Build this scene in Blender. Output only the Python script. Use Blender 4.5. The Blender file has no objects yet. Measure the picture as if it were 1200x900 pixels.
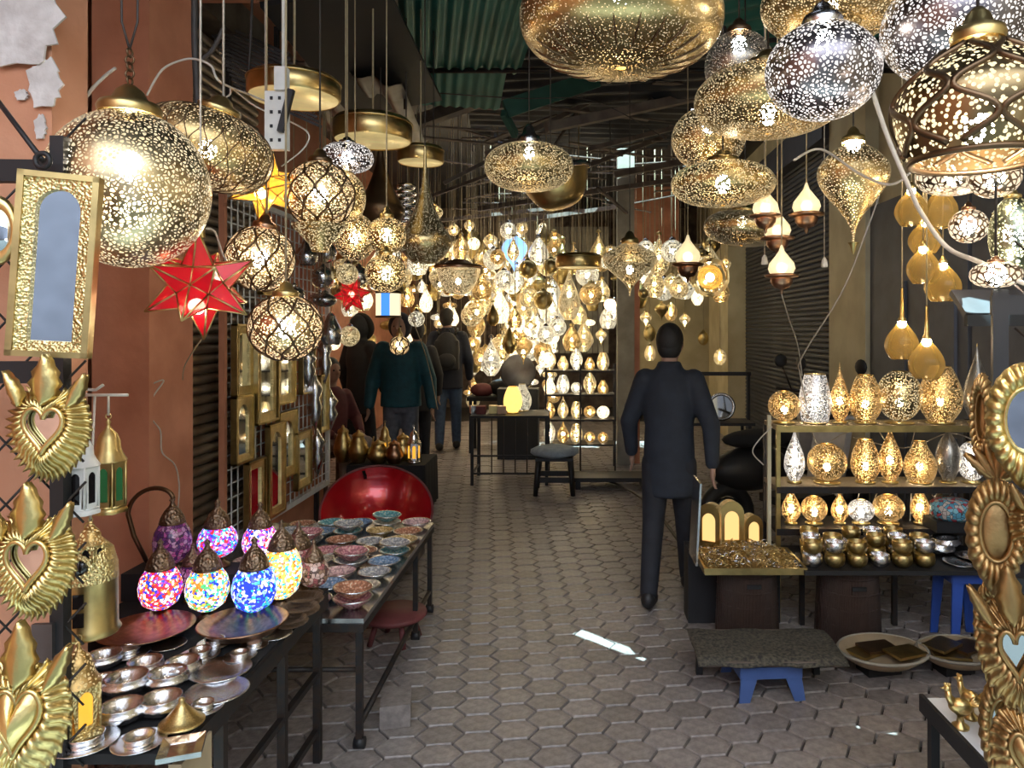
import bpy, math, random
from mathutils import Vector, Matrix, Euler
random.seed(7)
PI = math.pi
sc = bpy.context.scene
col = sc.collection
# ------------------------------------------------------------------ camera, world, sun, exposure
F = 850.0; U0 = 675.0; V0 = 385.0; EYE = 1.6
cam_d = bpy.data.cameras.new('camera'); cam = bpy.data.objects.new('camera', cam_d); col.objects.link(cam)
cam_d.sensor_fit = 'HORIZONTAL'; cam_d.sensor_width = 36.0; cam_d.lens = 36.0 * F / 1200.0
cam_d.shift_x = -(U0 - 600) / 1200.0; cam_d.shift_y = (V0 - 450) / 1200.0
cam_d.clip_start = 0.05
cam.location = (0, 0, EYE); cam.rotation_euler = (PI / 2, 0, 0)
sc.camera = cam
w = bpy.data.worlds.new('World'); sc.world = w; w.use_nodes = True
w.node_tree.nodes['Background'].inputs[0].default_value = (0.80, 0.88, 1.0, 1)
w.node_tree.nodes['Background'].inputs[1].default_value = 3.2
SUN_D = Vector((-0.05, 0.38, -1.0))
sun_d = bpy.data.lights.new('sun', 'SUN'); sun_d.energy = 16; sun_d.color = (0.60, 0.93, 1.0); sun_d.angle = 0.004
sun = bpy.data.objects.new('sun', sun_d); col.objects.link(sun)
sun.rotation_euler = SUN_D.to_track_quat('-Z', 'Y').to_euler()
sun.location = (1, -3, 8)
vs = sc.view_settings
vs.view_transform = 'Standard'; vs.look = 'None'; vs.exposure = 0.85; vs.gamma = 1.0; vs.use_curve_mapping = False
sc.cycles.max_bounces = 6; sc.cycles.transparent_max_bounces = 14; sc.cycles.diffuse_bounces = 3
sc.cycles.glossy_bounces = 3; sc.cycles.transmission_bounces = 4
sc.cycles.caustics_reflective = False; sc.cycles.caustics_refractive = False
sc.cycles.sample_clamp_indirect = 4.0

def P(u, v, y): return Vector(((u - U0) / F * y, y, EYE - (v - V0) / F * y))
def S(px, y): return px * y / F
ORD = ['first', 'second', 'third', 'fourth', 'fifth', 'sixth', 'seventh', 'eighth', 'ninth', 'tenth', 'eleventh', 'twelfth', 'thirteenth', 'fourteenth', 'fifteenth', 'sixteenth']

# ------------------------------------------------------------------ mesh builder
class MB:
    def __init__(s): s.v = []; s.f = []; s.m = []; s.sm = []; s.mi = 0
    def add(s, vs, fs, smooth=False):
        b = len(s.v); s.v += [tuple(x) for x in vs]
        for f in fs:
            s.f.append([b + i for i in f]); s.m.append(s.mi); s.sm.append(smooth)
        return s
    def box(s, c, d, rz=0.0, M=None):
        vs = []
        for x in (-.5, .5):
            for y in (-.5, .5):
                for z in (-.5, .5):
                    p = Vector((x * d[0], y * d[1], z * d[2]))
                    if rz: p.rotate(Euler((0, 0, rz)))
                    if M: p = M @ p
                    vs.append(p + Vector(c))
        return s.add(vs, [(0, 1, 3, 2), (4, 6, 7, 5), (0, 4, 5, 1), (2, 3, 7, 6), (0, 2, 6, 4), (1, 5, 7, 3)])
    def tube(s, pts, r, n=8, cap=True, ell=None):
        pts = [Vector(p) for p in pts]; k = len(pts)
        rs = r if isinstance(r, (list, tuple)) else [r] * k
        vs = []; prev = None
        for i, p in enumerate(pts):
            t = (pts[min(i + 1, k - 1)] - pts[max(i - 1, 0)])
            t = t.normalized() if t.length > 1e-9 else Vector((0, 0, 1))
            a = Vector((0, 0, 1)) if abs(t.z) < .9 else Vector((1, 0, 0))
            if prev is not None: a = prev
            x = (a - t * a.dot(t))
            x = x.normalized() if x.length > 1e-6 else t.orthogonal().normalized()
            y = t.cross(x); prev = x
            for j in range(n):
                q = 2 * PI * j / n
                vs.append(p + x * (math.cos(q) * rs[i]) + y * (math.sin(q) * rs[i] * (ell or 1)))
        fs = [(i * n + j, i * n + (j + 1) % n, (i + 1) * n + (j + 1) % n, (i + 1) * n + j) for i in range(k - 1) for j in range(n)]
        if cap: fs += [tuple(range(n))[::-1], tuple(range((k - 1) * n, k * n))]
        return s.add(vs, fs, True)
    def lathe(s, prof, n=24, c=(0, 0, 0), mod=None, ell=1.0):
        vs = []; k = len(prof); c = Vector(c)
        for i, (r, z) in enumerate(prof):
            for j in range(n):
                q = 2 * PI * j / n
                rr = r * (mod(q, i / (k - 1)) if mod else 1)
                vs.append(c + Vector((rr * math.cos(q), rr * math.sin(q) * ell, z)))
        fs = [(i * n + j, i * n + (j + 1) % n, (i + 1) * n + (j + 1) % n, (i + 1) * n + j) for i in range(k - 1) for j in range(n)]
        return s.add(vs, fs, True)
    def ball(s, c, r, n=12, k=8, sc_=(1, 1, 1)):
        prof = [(max(1e-4, math.sin(PI * i / k)) * r, -math.cos(PI * i / k) * r) for i in range(k + 1)]
        b = len(s.v); s.lathe(prof, n)
        for i in range(b, len(s.v)):
            x, y, z = s.v[i]; s.v[i] = (x * sc_[0] + c[0], y * sc_[1] + c[1], z * sc_[2] + c[2])
        return s
    def torus(s, c, R, r, n=20, k=6, M=None):
        pts = []
        vs = []
        for i in range(n):
            a = 2 * PI * i / n
            for j in range(k):
                b = 2 * PI * j / k
                p = Vector(((R + r * math.cos(b)) * math.cos(a), (R + r * math.cos(b)) * math.sin(a), r * math.sin(b)))
                if M: p = M @ p
                vs.append(p + Vector(c))
        fs = [(i * k + j, ((i + 1) % n) * k + j, ((i + 1) % n) * k + (j + 1) % k, i * k + (j + 1) % k) for i in range(n) for j in range(k)]
        return s.add(vs, fs, True)
    def prism(s, outline, d, M=None, c=(0, 0, 0)):
        # outline in x,z ; thickness d along y
        n = len(outline); vs = []
        for y in (-d / 2, d / 2):
            for (x, z) in outline:
                p = Vector((x, y, z))
                if M: p = M @ p
                vs.append(p + Vector(c))
        fs = [tuple(range(n)), tuple(range(n, 2 * n))[::-1]] + [(i, i + n, (i + 1) % n + n, (i + 1) % n) for i in range(n)]
        return s.add(vs, fs)
    def frame(s, outer, inner, d, c=(0, 0, 0), bev=0.0):
        # ring between two outlines (same count) in x,z, front at -d/2
        n = len(outer); vs = []
        for (o, y) in ((outer, -d / 2), (inner, -d / 2 + bev), (inner, d / 2), (outer, d / 2)):
            vs += [Vector((x, y, z)) + Vector(c) for (x, z) in o]
        fs = []
        for a in range(4):
            b = (a + 1) % 4
            fs += [(a * n + i, b * n + i, b * n + (i + 1) % n, a * n + (i + 1) % n) for i in range(n)]
        return s.add(vs, fs)
    def mesh(s, name, mats):
        me = bpy.data.meshes.new(name)
        me.from_pydata(s.v, [], s.f)
        for m in (mats if isinstance(mats, (list, tuple)) else [mats]): me.materials.append(m)
        me.polygons.foreach_set('material_index', s.m); me.polygons.foreach_set('use_smooth', s.sm)
        me.update(); return me
    def build(s, name, mats, parent=None, loc=(0, 0, 0), rot=(0, 0, 0)):
        o = bpy.data.objects.new(name, s.mesh(name, mats)); col.objects.link(o)
        o.parent = parent; o.location = loc; o.rotation_euler = rot
        return o

def tag(o, label=None, cat=None, group=None, kind=None):
    if label: o['label'] = label
    if cat: o['category'] = cat
    if group: o['group'] = group
    if kind: o['kind'] = kind
    return o
def root(name, label, cat, loc=(0, 0, 0), rot=(0, 0, 0), group=None):
    o = bpy.data.objects.new(name, None); col.objects.link(o)
    o.empty_display_size = .05; o.location = loc; o.rotation_euler = rot
    return tag(o, label, cat, group)
def clone(o, loc=None, rot=None, label=None, scale=None, parent=None, top=True):
    c = o.copy(); col.objects.link(c)
    if parent is not None: c.parent = parent
    if loc is not None: c.location = loc
    if rot is not None: c.rotation_euler = rot
    if scale is not None: c.scale = scale if isinstance(scale, (tuple, list)) else (scale,) * 3
    if label: c['label'] = label
    for ch in list(o.children): clone(ch, parent=c, top=False)
    return c
def piece(src, name, parent, loc, rot=(0, 0, 0), scale=(1, 1, 1)):
    o = bpy.data.objects.new(name, src); col.objects.link(o); o.parent = parent
    o.location = loc; o.rotation_euler = rot; o.scale = scale
    return o

# ------------------------------------------------------------------ materials
def newmat(name):
    m = bpy.data.materials.new(name); m.use_nodes = True
    nt = m.node_tree; nt.nodes.clear()
    out = nt.nodes.new('ShaderNodeOutputMaterial')
    return m, nt, out
def N(nt, t, **kw):
    n = nt.nodes.new(t)
    for k, v in kw.items():
        if k.startswith('i_'):
            key = k[2:]; key = int(key) if key.isdigit() else key.replace('_', ' ')
            n.inputs[key].default_value = v
        else: setattr(n, k, v)
    return n
def rgba(c): return (c[0], c[1], c[2], 1)
def plain(name, c, rough=.6, metal=0.0, var=.25, scale=12, bump=0.0, bscale=None, c2=None, coat=0.0, obj_rand=False, spec=.5, btype='noise', emis=None, trans=0.0):
    m, nt, out = newmat(name); L = nt.links.new
    b = N(nt, 'ShaderNodeBsdfPrincipled'); L(b.outputs[0], out.inputs[0])
    b.inputs['Roughness'].default_value = rough; b.inputs['Metallic'].default_value = metal
    b.inputs['Coat Weight'].default_value = coat; b.inputs['Specular IOR Level'].default_value = spec
    if trans: b.inputs['Transmission Weight'].default_value = trans
    tc = N(nt, 'ShaderNodeTexCoord')
    nz = N(nt, 'ShaderNodeTexNoise', i_Scale=scale, i_Detail=5.0); L(tc.outputs['Object'], nz.inputs['Vector'])
    r = N(nt, 'ShaderNodeValToRGB'); L(nz.outputs[0], r.inputs[0])
    d = c2 or tuple(x * (1 - var) for x in c)
    r.color_ramp.elements[0].position = .35; r.color_ramp.elements[1].position = .65
    r.color_ramp.elements[0].color = rgba(d); r.color_ramp.elements[1].color = rgba(c)
    src = r.outputs[0]
    if obj_rand:
        oi = N(nt, 'ShaderNodeObjectInfo'); ge = N(nt, 'ShaderNodeNewGeometry')
        ad = N(nt, 'ShaderNodeMath', operation='ADD'); L(oi.outputs['Random'], ad.inputs[0]); L(ge.outputs['Random Per Island'], ad.inputs[1])
        fr = N(nt, 'ShaderNodeMath', operation='FRACT'); L(ad.outputs[0], fr.inputs[0])
        mr = N(nt, 'ShaderNodeMapRange', i_3=.80, i_4=1.12); L(fr.outputs[0], mr.inputs[0])
        hs = N(nt, 'ShaderNodeHueSaturation'); L(src, hs.inputs['Color']); L(mr.outputs[0], hs.inputs['Value']); src = hs.outputs[0]
    L(src, b.inputs['Base Color'])
    if bump:
        if btype == 'voronoi':
            t = N(nt, 'ShaderNodeTexVoronoi', feature='SMOOTH_F1', i_Scale=bscale or scale * 4)
        elif btype == 'wave':
            t = N(nt, 'ShaderNodeTexWave', i_Scale=bscale or scale * 4, i_Distortion=2.0)
        else: t = N(nt, 'ShaderNodeTexNoise', i_Scale=bscale or scale * 4, i_Detail=4.0)
        L(tc.outputs['Object'], t.inputs['Vector'])
        bp = N(nt, 'ShaderNodeBump', i_Strength=bump, i_Distance=.01); L(t.outputs[0], bp.inputs['Height']); L(bp.outputs[0], b.inputs['Normal'])
    if emis:
        b.inputs['Emission Color'].default_value = rgba(emis[0]); b.inputs['Emission Strength'].default_value = emis[1]
    return m
def emit(name, c, s, sample=True):
    m, nt, out = newmat(name)
    e = N(nt, 'ShaderNodeEmission', i_Color=rgba(c), i_Strength=s); nt.links.new(e.outputs[0], out.inputs[0])
    if not sample: m.cycles.emission_sampling = 'NONE'
    return m
def perf(name, c, scale, th, mode='edge', glow=(1, .82, .5), gs=1.2, rough=.3, clear=.5, aniso=1.0):
    """pierced sheet metal: holes part clear, part emissive in place of the lit inside"""
    m, nt, out = newmat(name); L = nt.links.new
    tc = N(nt, 'ShaderNodeTexCoord')
    mp = N(nt, 'ShaderNodeMapping'); mp.inputs['Scale'].default_value = (1, 1, aniso); L(tc.outputs['Object'], mp.inputs[0])
    vo = N(nt, 'ShaderNodeTexVoronoi', feature='DISTANCE_TO_EDGE' if mode == 'edge' else 'F1', i_Scale=scale)
    L(mp.outputs[0], vo.inputs['Vector'])
    cmp_ = N(nt, 'ShaderNodeMath', operation='GREATER_THAN' if mode == 'edge' else 'LESS_THAN', i_1=th)
    L(vo.outputs['Distance'], cmp_.inputs[0])
    b = N(nt, 'ShaderNodeBsdfPrincipled'); b.inputs['Metallic'].default_value = 1.0; b.inputs['Roughness'].default_value = rough
    nz = N(nt, 'ShaderNodeTexNoise', i_Scale=9.0, i_Detail=3.0); L(tc.outputs['Object'], nz.inputs['Vector'])
    r = N(nt, 'ShaderNodeValToRGB'); L(nz.outputs[0], r.inputs[0])
    r.color_ramp.elements[0].position = .3; r.color_ramp.elements[1].position = .7
    r.color_ramp.elements[0].color = rgba([x * .62 for x in c]); r.color_ramp.elements[1].color = rgba(c)
    L(r.outputs[0], b.inputs['Base Color'])
    tr = N(nt, 'ShaderNodeBsdfTransparent')
    em = N(nt, 'ShaderNodeEmission', i_Color=rgba(glow), i_Strength=gs)  # glow put into the holes, standing in for the lit inside
    mx = N(nt, 'ShaderNodeMixShader', i_0=clear); L(em.outputs[0], mx.inputs[1]); L(tr.outputs[0], mx.inputs[2])
    m2 = N(nt, 'ShaderNodeMixShader'); L(cmp_.outputs[0], m2.inputs[0]); L(b.outputs[0], m2.inputs[1]); L(mx.outputs[0], m2.inputs[2])
    L(m2.outputs[0], out.inputs[0])
    m.cycles.emission_sampling = 'NONE'
    return m
def mosaic(name, pal, scale, glow, rough=.15):
    m, nt, out = newmat(name); L = nt.links.new
    tc = N(nt, 'ShaderNodeTexCoord')
    vo = N(nt, 'ShaderNodeTexVoronoi', feature='F1', i_Scale=scale); L(tc.outputs['Object'], vo.inputs[0])
    ve = N(nt, 'ShaderNodeTexVoronoi', feature='DISTANCE_TO_EDGE', i_Scale=scale); L(tc.outputs['Object'], ve.inputs[0])
    sp = N(nt, 'ShaderNodeSeparateColor'); L(vo.outputs['Color'], sp.inputs[0])
    r = N(nt, 'ShaderNodeValToRGB'); r.color_ramp.interpolation = 'CONSTANT'; L(sp.outputs[0], r.inputs[0])
    els = r.color_ramp.elements
    while len(els) < len(pal): els.new(.5)
    for i, c in enumerate(pal): els[i].position = i / len(pal); els[i].color = rgba(c)
    gt = N(nt, 'ShaderNodeMath', operation='GREATER_THAN', i_1=.045); L(ve.outputs['Distance'], gt.inputs[0])
    mc = N(nt, 'ShaderNodeMix', data_type='RGBA'); mc.inputs[6].default_value = (.03, .02, .02, 1)
    L(gt.outputs[0], mc.inputs[0]); L(r.outputs[0], mc.inputs[7])
    b = N(nt, 'ShaderNodeBsdfPrincipled'); b.inputs['Roughness'].default_value = rough
    L(mc.outputs[2], b.inputs['Base Color']); L(mc.outputs[2], b.inputs['Emission Color']); b.inputs['Emission Strength'].default_value = glow
    L(b.outputs[0], out.inputs[0]); return m
def glassy(name, c, glow, rough=.15, alpha=.45, gs=1.0):
    """thin coloured lamp glass lit from within"""
    m, nt, out = newmat(name); L = nt.links.new
    b = N(nt, 'ShaderNodeBsdfPrincipled', i_Base_Color=rgba(c)); b.inputs['Roughness'].default_value = rough
    b.inputs['Emission Color'].default_value = rgba(glow); b.inputs['Emission Strength'].default_value = gs
    t = N(nt, 'ShaderNodeBsdfTransparent', i_Color=rgba([min(1, .35 + x * .65) for x in c]))
    fr = N(nt, 'ShaderNodeLayerWeight', i_Blend=.35)
    mr = N(nt, 'ShaderNodeMapRange', i_3=1 - alpha, i_4=.1); L(fr.outputs['Facing'], mr.inputs[0])
    mx = N(nt, 'ShaderNodeMixShader'); L(mr.outputs[0], mx.inputs[0]); L(b.outputs[0], mx.inputs[1]); L(t.outputs[0], mx.inputs[2])
    L(mx.outputs[0], out.inputs[0]); m.cycles.emission_sampling = 'NONE'; return m

M = {}
M['paver'] = plain('paver', (.31, .272, .25), .36, var=.35, scale=30, bump=.25, bscale=90, obj_rand=True, c2=(.19, .165, .155))
M['joint'] = plain('joint', (.045, .04, .037), .9, scale=40)
M['terracotta'] = plain('terracotta', (.62, .27, .16), .75, var=.3, scale=4, bump=.2, bscale=25, c2=(.46, .18, .10))
M['plaster'] = plain('plaster', (.60, .30, .18), .85, scale=3.2, bump=.4, bscale=20, c2=(.50, .22, .12))
M['flake'] = plain('flake', (.66, .64, .62), .85, scale=16, bump=.5, bscale=30, c2=(.48, .45, .43))
M['beige'] = plain('beige', (.68, .62, .42), .8, scale=3, c2=(.54, .48, .31))
M['cream'] = plain('cream', (.62, .52, .30), .8, scale=3, c2=(.5, .4, .22))
M['shutter'] = plain('shutter', (.36, .29, .22), .34, .75, scale=9, c2=(.22, .17, .13))
M['shutter_dark'] = plain('shutter_dark', (.05, .05, .06), .55, .3, scale=9)
M['door_grey'] = plain('door_grey', (.12, .13, .155), .6, scale=5)
M['black'] = plain('black', (.012, .012, .014), .55, scale=8)
M['iron'] = plain('iron', (.03, .03, .032), .5, .6, scale=30, c2=(.05, .035, .028))
M['tin_green'] = plain('tin_green', (.03, .19, .16), .5, .2, scale=3, c2=(.02, .13, .11))
M['tin_dark'] = plain('tin_dark', (.055, .058, .068), .45, .4, scale=3, c2=(.03, .03, .035))
M['tin_grey'] = plain('tin_grey', (.16, .16, .17), .4, .6, scale=5, c2=(.09, .08, .08))
M['roofwood'] = plain('roofwood', (.20, .155, .125), .8, scale=6, c2=(.09, .07, .06), obj_rand=True)
M['palewood'] = plain('palewood', (.34, .31, .25), .8, scale=5, c2=(.22, .2, .16), obj_rand=True)
M['greenwood'] = plain('greenwood', (.03, .10, .075), .7, scale=6)
M['tanwood'] = plain('tanwood', (.42, .32, .2), .7, scale=8)
M['gold'] = plain('gold', (.80, .58, .24), .3, 1.0, var=.3, scale=10)
M['brass'] = plain('brass', (.62, .47, .2), .35, 1.0, var=.35, scale=14)
M['brass_emb'] = plain('brass_emb', (.80, .64, .30), .36, 1.0, var=.3, scale=14, bump=.6, bscale=190, btype='voronoi')
M['leafgold'] = plain('leafgold', (.80, .62, .26), .33, 1.0, var=.35, scale=10, bump=.15, bscale=60)
M['bronzegold'] = plain('bronzegold', (.44, .28, .12), .44, 1.0, var=.35, scale=12, bump=.15, bscale=60)
M['bronze'] = plain('bronze', (.16, .10, .055), .4, .9, scale=14)
M['bronze_emb'] = plain('bronze_emb', (.22, .15, .10), .38, .9, scale=14, bump=.7, bscale=120, btype='voronoi')
M['copper'] = plain('copper', (.46, .26, .16), .3, 1.0, var=.4, scale=8)
M['silver'] = plain('silver', (.92, .92, .94), .2, 1.0, var=.3, scale=18, bump=.12, bscale=60)
M['steel'] = plain('steel', (.55, .55, .57), .25, 1.0, scale=10)
M['mirror'] = plain('mirror', (.72, .76, .80), .04, 1.0, var=.04, scale=3)
M['white_paint'] = plain('white_paint', (.72, .71, .68), .5, scale=20, var=.12)
M['cord_white'] = plain('cord_white', (.62, .56, .48), .6, scale=20, var=.2)
M['cord_dark'] = plain('cord_dark', (.05, .04, .035), .6, scale=20)
M['cord_gold'] = plain('cord_gold', (.45, .36, .22), .5, scale=20)
M['red_bowl'] = plain('red_bowl', (.55, .006, .012), .22, .35, scale=6, coat=.6, c2=(.42, .004, .01))
M['maroon'] = plain('maroon', (.20, .05, .05), .6, scale=12)
M['blue_plastic'] = plain('blue_plastic', (.03, .09, .42), .4, scale=8, var=.15)
M['blue_dull'] = plain('blue_dull', (.055, .11, .30), .5, scale=8, var=.2)
M['wicker'] = plain('wicker', (.055, .032, .024), .6, scale=20, bump=.6, bscale=55, btype='wave')
M['cloth_black'] = plain('cloth_black', (.01, .01, .012), .85, scale=12)
M['cloth_rug'] = plain('cloth_rug', (.10, .09, .065), .9, scale=70, c2=(.022, .021, .02))
M['cushion'] = plain('cushion', (.36, .42, .46), .9, scale=14, bump=.3, c2=(.25, .3, .34))
M['bulb'] = emit('bulb', (1, .80, .50), 150)
M['bulb_small'] = emit('bulb_small', (1, .84, .56), 80)
M['bulb_white'] = emit('bulb_white', (1, .88, .70), 170)
M['bulb_dim'] = emit('bulb_dim', (1, .82, .52), 9)
M['amber_glow'] = emit('amber_glow', (1, .60, .22), .75, False)
M['warm_glow'] = emit('warm_glow', (1, .82, .50), 6.0, False)
# pierced shades
M['pf_big'] = perf('pf_big', (.62, .50, .30), 102, .17, gs=.62, clear=.35, glow=(1, .85, .56))
M['pf_silver'] = perf('pf_silver', (.30, .27, .29), 92, .19, gs=.95, clear=.3, glow=(1, .95, .90))
M['pf_gold'] = perf('pf_gold', (.58, .42, .19), 112, .22, gs=.62, clear=.22, glow=(1, .80, .46), rough=.36)
M['pf_goldfine'] = perf('pf_goldfine', (.62, .46, .20), 140, .38, 'dot', gs=.62, clear=.22, glow=(1, .80, .44), rough=.36)
M['pf_dense'] = perf('pf_dense', (.62, .46, .21), 150, .24, 'dot', gs=.7, clear=.25, glow=(1, .84, .52), rough=.3)
M['pf_ogee'] = perf('pf_ogee', (.66, .48, .24), 150, .42, 'dot', gs=.68, clear=.28, glow=(1, .80, .50), rough=.4)
M['pf_dots'] = perf('pf_dots', (.34, .24, .12), 100, .42, 'dot', gs=1.15, clear=.3, glow=(1, .84, .48))
M['pf_far'] = perf('pf_far', (.75, .58, .28), 90, .17, gs=.9, clear=.3, glow=(1, .80, .44))
M['pf_patina'] = perf('pf_patina', (.36, .40, .28), 95, .17, gs=.40, clear=.5, glow=(1, .85, .5))
M['pf_cells'] = perf('pf_cells', (.34, .24, .17), 58, .12, gs=.75, clear=.3, glow=(1, .82, .58))
M['pf_table'] = perf('pf_table', (.72, .47, .18), 112, .20, gs=.62, clear=.42, glow=(1, .76, .36), rough=.42)
M['pf_tabledot'] = perf('pf_tabledot', (.60, .45, .22), 105, .40, 'dot', gs=.75, clear=.4, glow=(1, .80, .45))
M['pf_tablewhite'] = perf('pf_tablewhite', (.72, .72, .76), 105, .17, gs=.85, clear=.4, glow=(1, .96, .92), rough=.4)
M['pf_steel'] = perf('pf_steel', (.42, .38, .32), 150, .24, gs=.30, clear=.5, glow=(1, .9, .75))
M['glass_red'] = glassy('glass_red', (.50, .006, .015), (1, .02, .04), gs=.17, alpha=.62)
M['glass_amber'] = glassy('glass_amber', (.85, .48, .05), (1, .60, .08), gs=.55, alpha=.5)
M['glass_gold'] = glassy('glass_gold', (.40, .27, .08), (1, .70, .25), gs=.02, alpha=.30, rough=.05)
M['glass_frost'] = glassy('glass_frost', (.85, .78, .6), (1, .85, .55), gs=.28, alpha=.8, rough=.3)
M['glass_green'] = glassy('glass_green', (.03, .14, .05), (.1, .5, .15), gs=.02, alpha=.85)
M['glass_dark'] = plain('glass_dark', (.015, .012, .012), .1, scale=5)
W_, R_, B_, T_, Y_, O_, P_, G_ = (1, .95, .9), (.95, .03, .05), (.02, .06, .8), (.05, .55, .75), (1, .72, .1), (1, .25, .03), (.35, .04, .6), (.1, .6, .2)
M['mos_redpurple'] = mosaic('mos_redpurple', [W_, R_, P_, W_, B_, O_, R_], 130, .75)
M['mos_multi'] = mosaic('mos_multi', [W_, Y_, B_, W_, O_, T_, W_, G_], 125, .75)
M['mos_blue'] = mosaic('mos_blue', [B_, W_, T_, B_, (.3, .5, 1), B_], 115, .75)
M['mos_pink'] = mosaic('mos_pink', [W_, (1, .3, .55), P_, R_, W_, B_], 125, .75)
M['mos_yellow'] = mosaic('mos_yellow', [Y_, W_, (1, .85, .4), O_, T_, W_, Y_], 125, .75)
M['mos_violet'] = mosaic('mos_violet', [P_, W_, (.7, .2, .8), B_, R_, T_], 125, .75)
M['mos_unlit'] = mosaic('mos_unlit', [(.12, .03, .14), (.35, .08, .25), (.06, .02, .1), (.4, .2, .35)], 80, .05)
M['mos_brown'] = mosaic('mos_brown', [(.25, .15, .1), (.5, .35, .3), (.1, .06, .05), (.3, .1, .1)], 80, .12)

# ------------------------------------------------------------------ the setting
def struct(o): o['kind'] = 'structure'; return o
WL, WR, YE, ZR = -1.95, 2.5, 15.0, 3.75
floor = struct(MB().box((-.4, 4.2, -.06), (6.4, 22, .06)).build('floor', M['joint']))
# hexagonal pavers: large visible ones singly, the rest joined
HW, HH, GAP = .196, .134, .010
def hexpts(r): return [(-HW / 2 + r * 1.1, 0), (-HW / 4 + r * .3, -HH / 2 + r), (HW / 4 - r * .3, -HH / 2 + r), (HW / 2 - r * 1.1, 0), (HW / 4 - r * .3, HH / 2 - r), (-HW / 4 + r * .3, HH / 2 - r)]
def paver(mb, c=(0, 0, 0), rz=0.0, dz=0.0):
    vs = []
    for (r, z) in ((GAP / 2, -.035), (GAP / 2, -.005), (GAP / 2 + .003, 0.0)):
        for x, y in hexpts(r):
            p = Vector((x, y, z + dz)); p.rotate(Euler((0, 0, rz))); vs.append(p + Vector(c))
    fs = [tuple(12 + i for i in range(6))]
    for a in (0, 6): fs += [(a + i, a + (i + 1) % 6, a + 6 + (i + 1) % 6, a + 6 + i) for i in range(6)]
    mb.add(vs, fs)
pm = MB(); paver(pm); paver_me = pm.mesh('paver', M['paver'])
ang = math.radians(7); ca, sa = math.cos(ang), math.sin(ang)
spots = []
for i in range(-60, 90):
    for j in range(-40, 140):
        x0 = i * HW * .75; y0 = j * HH + (HH / 2 if i % 2 else 0)
        x = x0 * ca - y0 * sa; y = x0 * sa + y0 * ca + .9
        if (WL - .1 if y < 5.6 else -3.2) < x < WR + .1 and 1.0 < y < 12.5: spots.append((x, y))
def seen(x, y):
    u = U0 + F * x / y; v = V0 + F * EYE / y
    return 0 < u < 1215 and v < 915 and not (x < -.85 and y < 4.3) and not (x > 1.05 and y < 3.0) and not (x > .95 and y > 3.0)
near = sorted([s for s in spots if seen(*s)], key=lambda s: s[1])[:300]
ns = set(near)
for (x, y) in near: piece(paver_me, 'paver', floor, (x, y, random.uniform(-.002, .001)), (random.uniform(-.006, .006), random.uniform(-.006, .006), ang))
rest = MB()
for (x, y) in spots:
    if (x, y) not in ns: paver(rest, (x, y, 0), ang, random.uniform(-.003, .002))
tag(rest.build('paver_field', M['paver'], floor), kind='stuff')
# walls
wl = MB(); wl.box((WL - .1, 5.0, 2.0), (.2, 1.2, 4.2)); wl.box((-2.65, 5.65, 2.0), (1.3, .12, 4.2)); wl.box((-3.35, 10.4, 2.0), (.2, 9.6, 4.2)); wl.box((WL - .1, -.2, 2.0), (.2, 4.4, 4.2)); wl.box((WL - .1, 3.2, 3.75), (.2, 2.4, .7))
wl.box((WL - .25, 3.2, 1.7), (.1, 2.4, 3.4))
wall_left = struct(wl.build('wall_left', M['terracotta']))
wr = MB(); wr.box((WR + .12, 5.2, 2.0), (.24, 15.0, 4.2)); wr.box((WR + .12, 13.8, 2.0), (.24, 3.4, 4.2))
wall_right = struct(wr.build('wall_right', M['beige']))
wall_behind_added = struct(MB().box((0, -6.5, 1.9), (14, .2, 4.0)).build('wall_behind_added', M['door_grey']))  # unseen end wall, added to darken what the mirrors reflect
wall_back = struct(MB().box((-.4, YE + .1, 2.0), (6.4, .2, 4.2)).build('wall_back', M['roofwood']))
# near roof slabs, each with the slit that lets a streak of sun through
def slit_slab(x0, x1, y0, y1, z, t, hole):
    mb = MB(); o = [(x0, y0), (x1, y0), (x1, y1), (x0, y1)]
    vs = [(x, y, z) for x, y in o] + [(x, y, z) for x, y in hole] + [(x, y, z + t) for x, y in o] + [(x, y, z + t) for x, y in hole]
    fs = []
    for i in range(4):
        j = (i + 1) % 4
        fs += [(i, j, 4 + j, 4 + i), (8 + i, 12 + i, 12 + j, 8 + j), (i, 8 + i, 8 + j, j), (4 + i, 4 + j, 12 + j, 12 + i)]
    return mb.add(vs, fs)
def gap(pt, dirv, ln, wd, z):
    g = Vector(pt) - SUN_D * ((z - pt[2]) / -SUN_D.z) * -1 if False else Vector(pt) + SUN_D * ((z - pt[2]) / SUN_D.z)
    d = Vector(dirv).normalized(); n = Vector((-d.y, d.x))
    q = [d * (-ln / 2) - n * (wd / 2), d * (ln / 2) - n * (wd / 2), d * (ln / 2) + n * (wd / 2), d * (-ln / 2) + n * (wd / 2)]
    pts = [(g.x + k.x, g.y + k.y) for k in q]
    cx = sum(p[0] for p in pts) / 4; cy = sum(p[1] for p in pts) / 4
    return sorted(pts, key=lambda p: math.atan2(p[1] - cy, p[0] - cx))
rf = slit_slab(WL - .2, WR + .2, 1.6, 4.7, ZR, .02, gap((.19, 3.66, 0), (.35, -.32), .50, .075, ZR))
ceiling = struct(rf.build('ceiling', M['tin_dark']))
r2 = slit_slab(WL - .2, WR + .2, .25, 1.6, ZR, .02, gap((1.25, 2.29, 1.69), (.9, -.35), .24, .09, ZR))
r2.build('roof_sheet', M['tin_dark'], ceiling)
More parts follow.
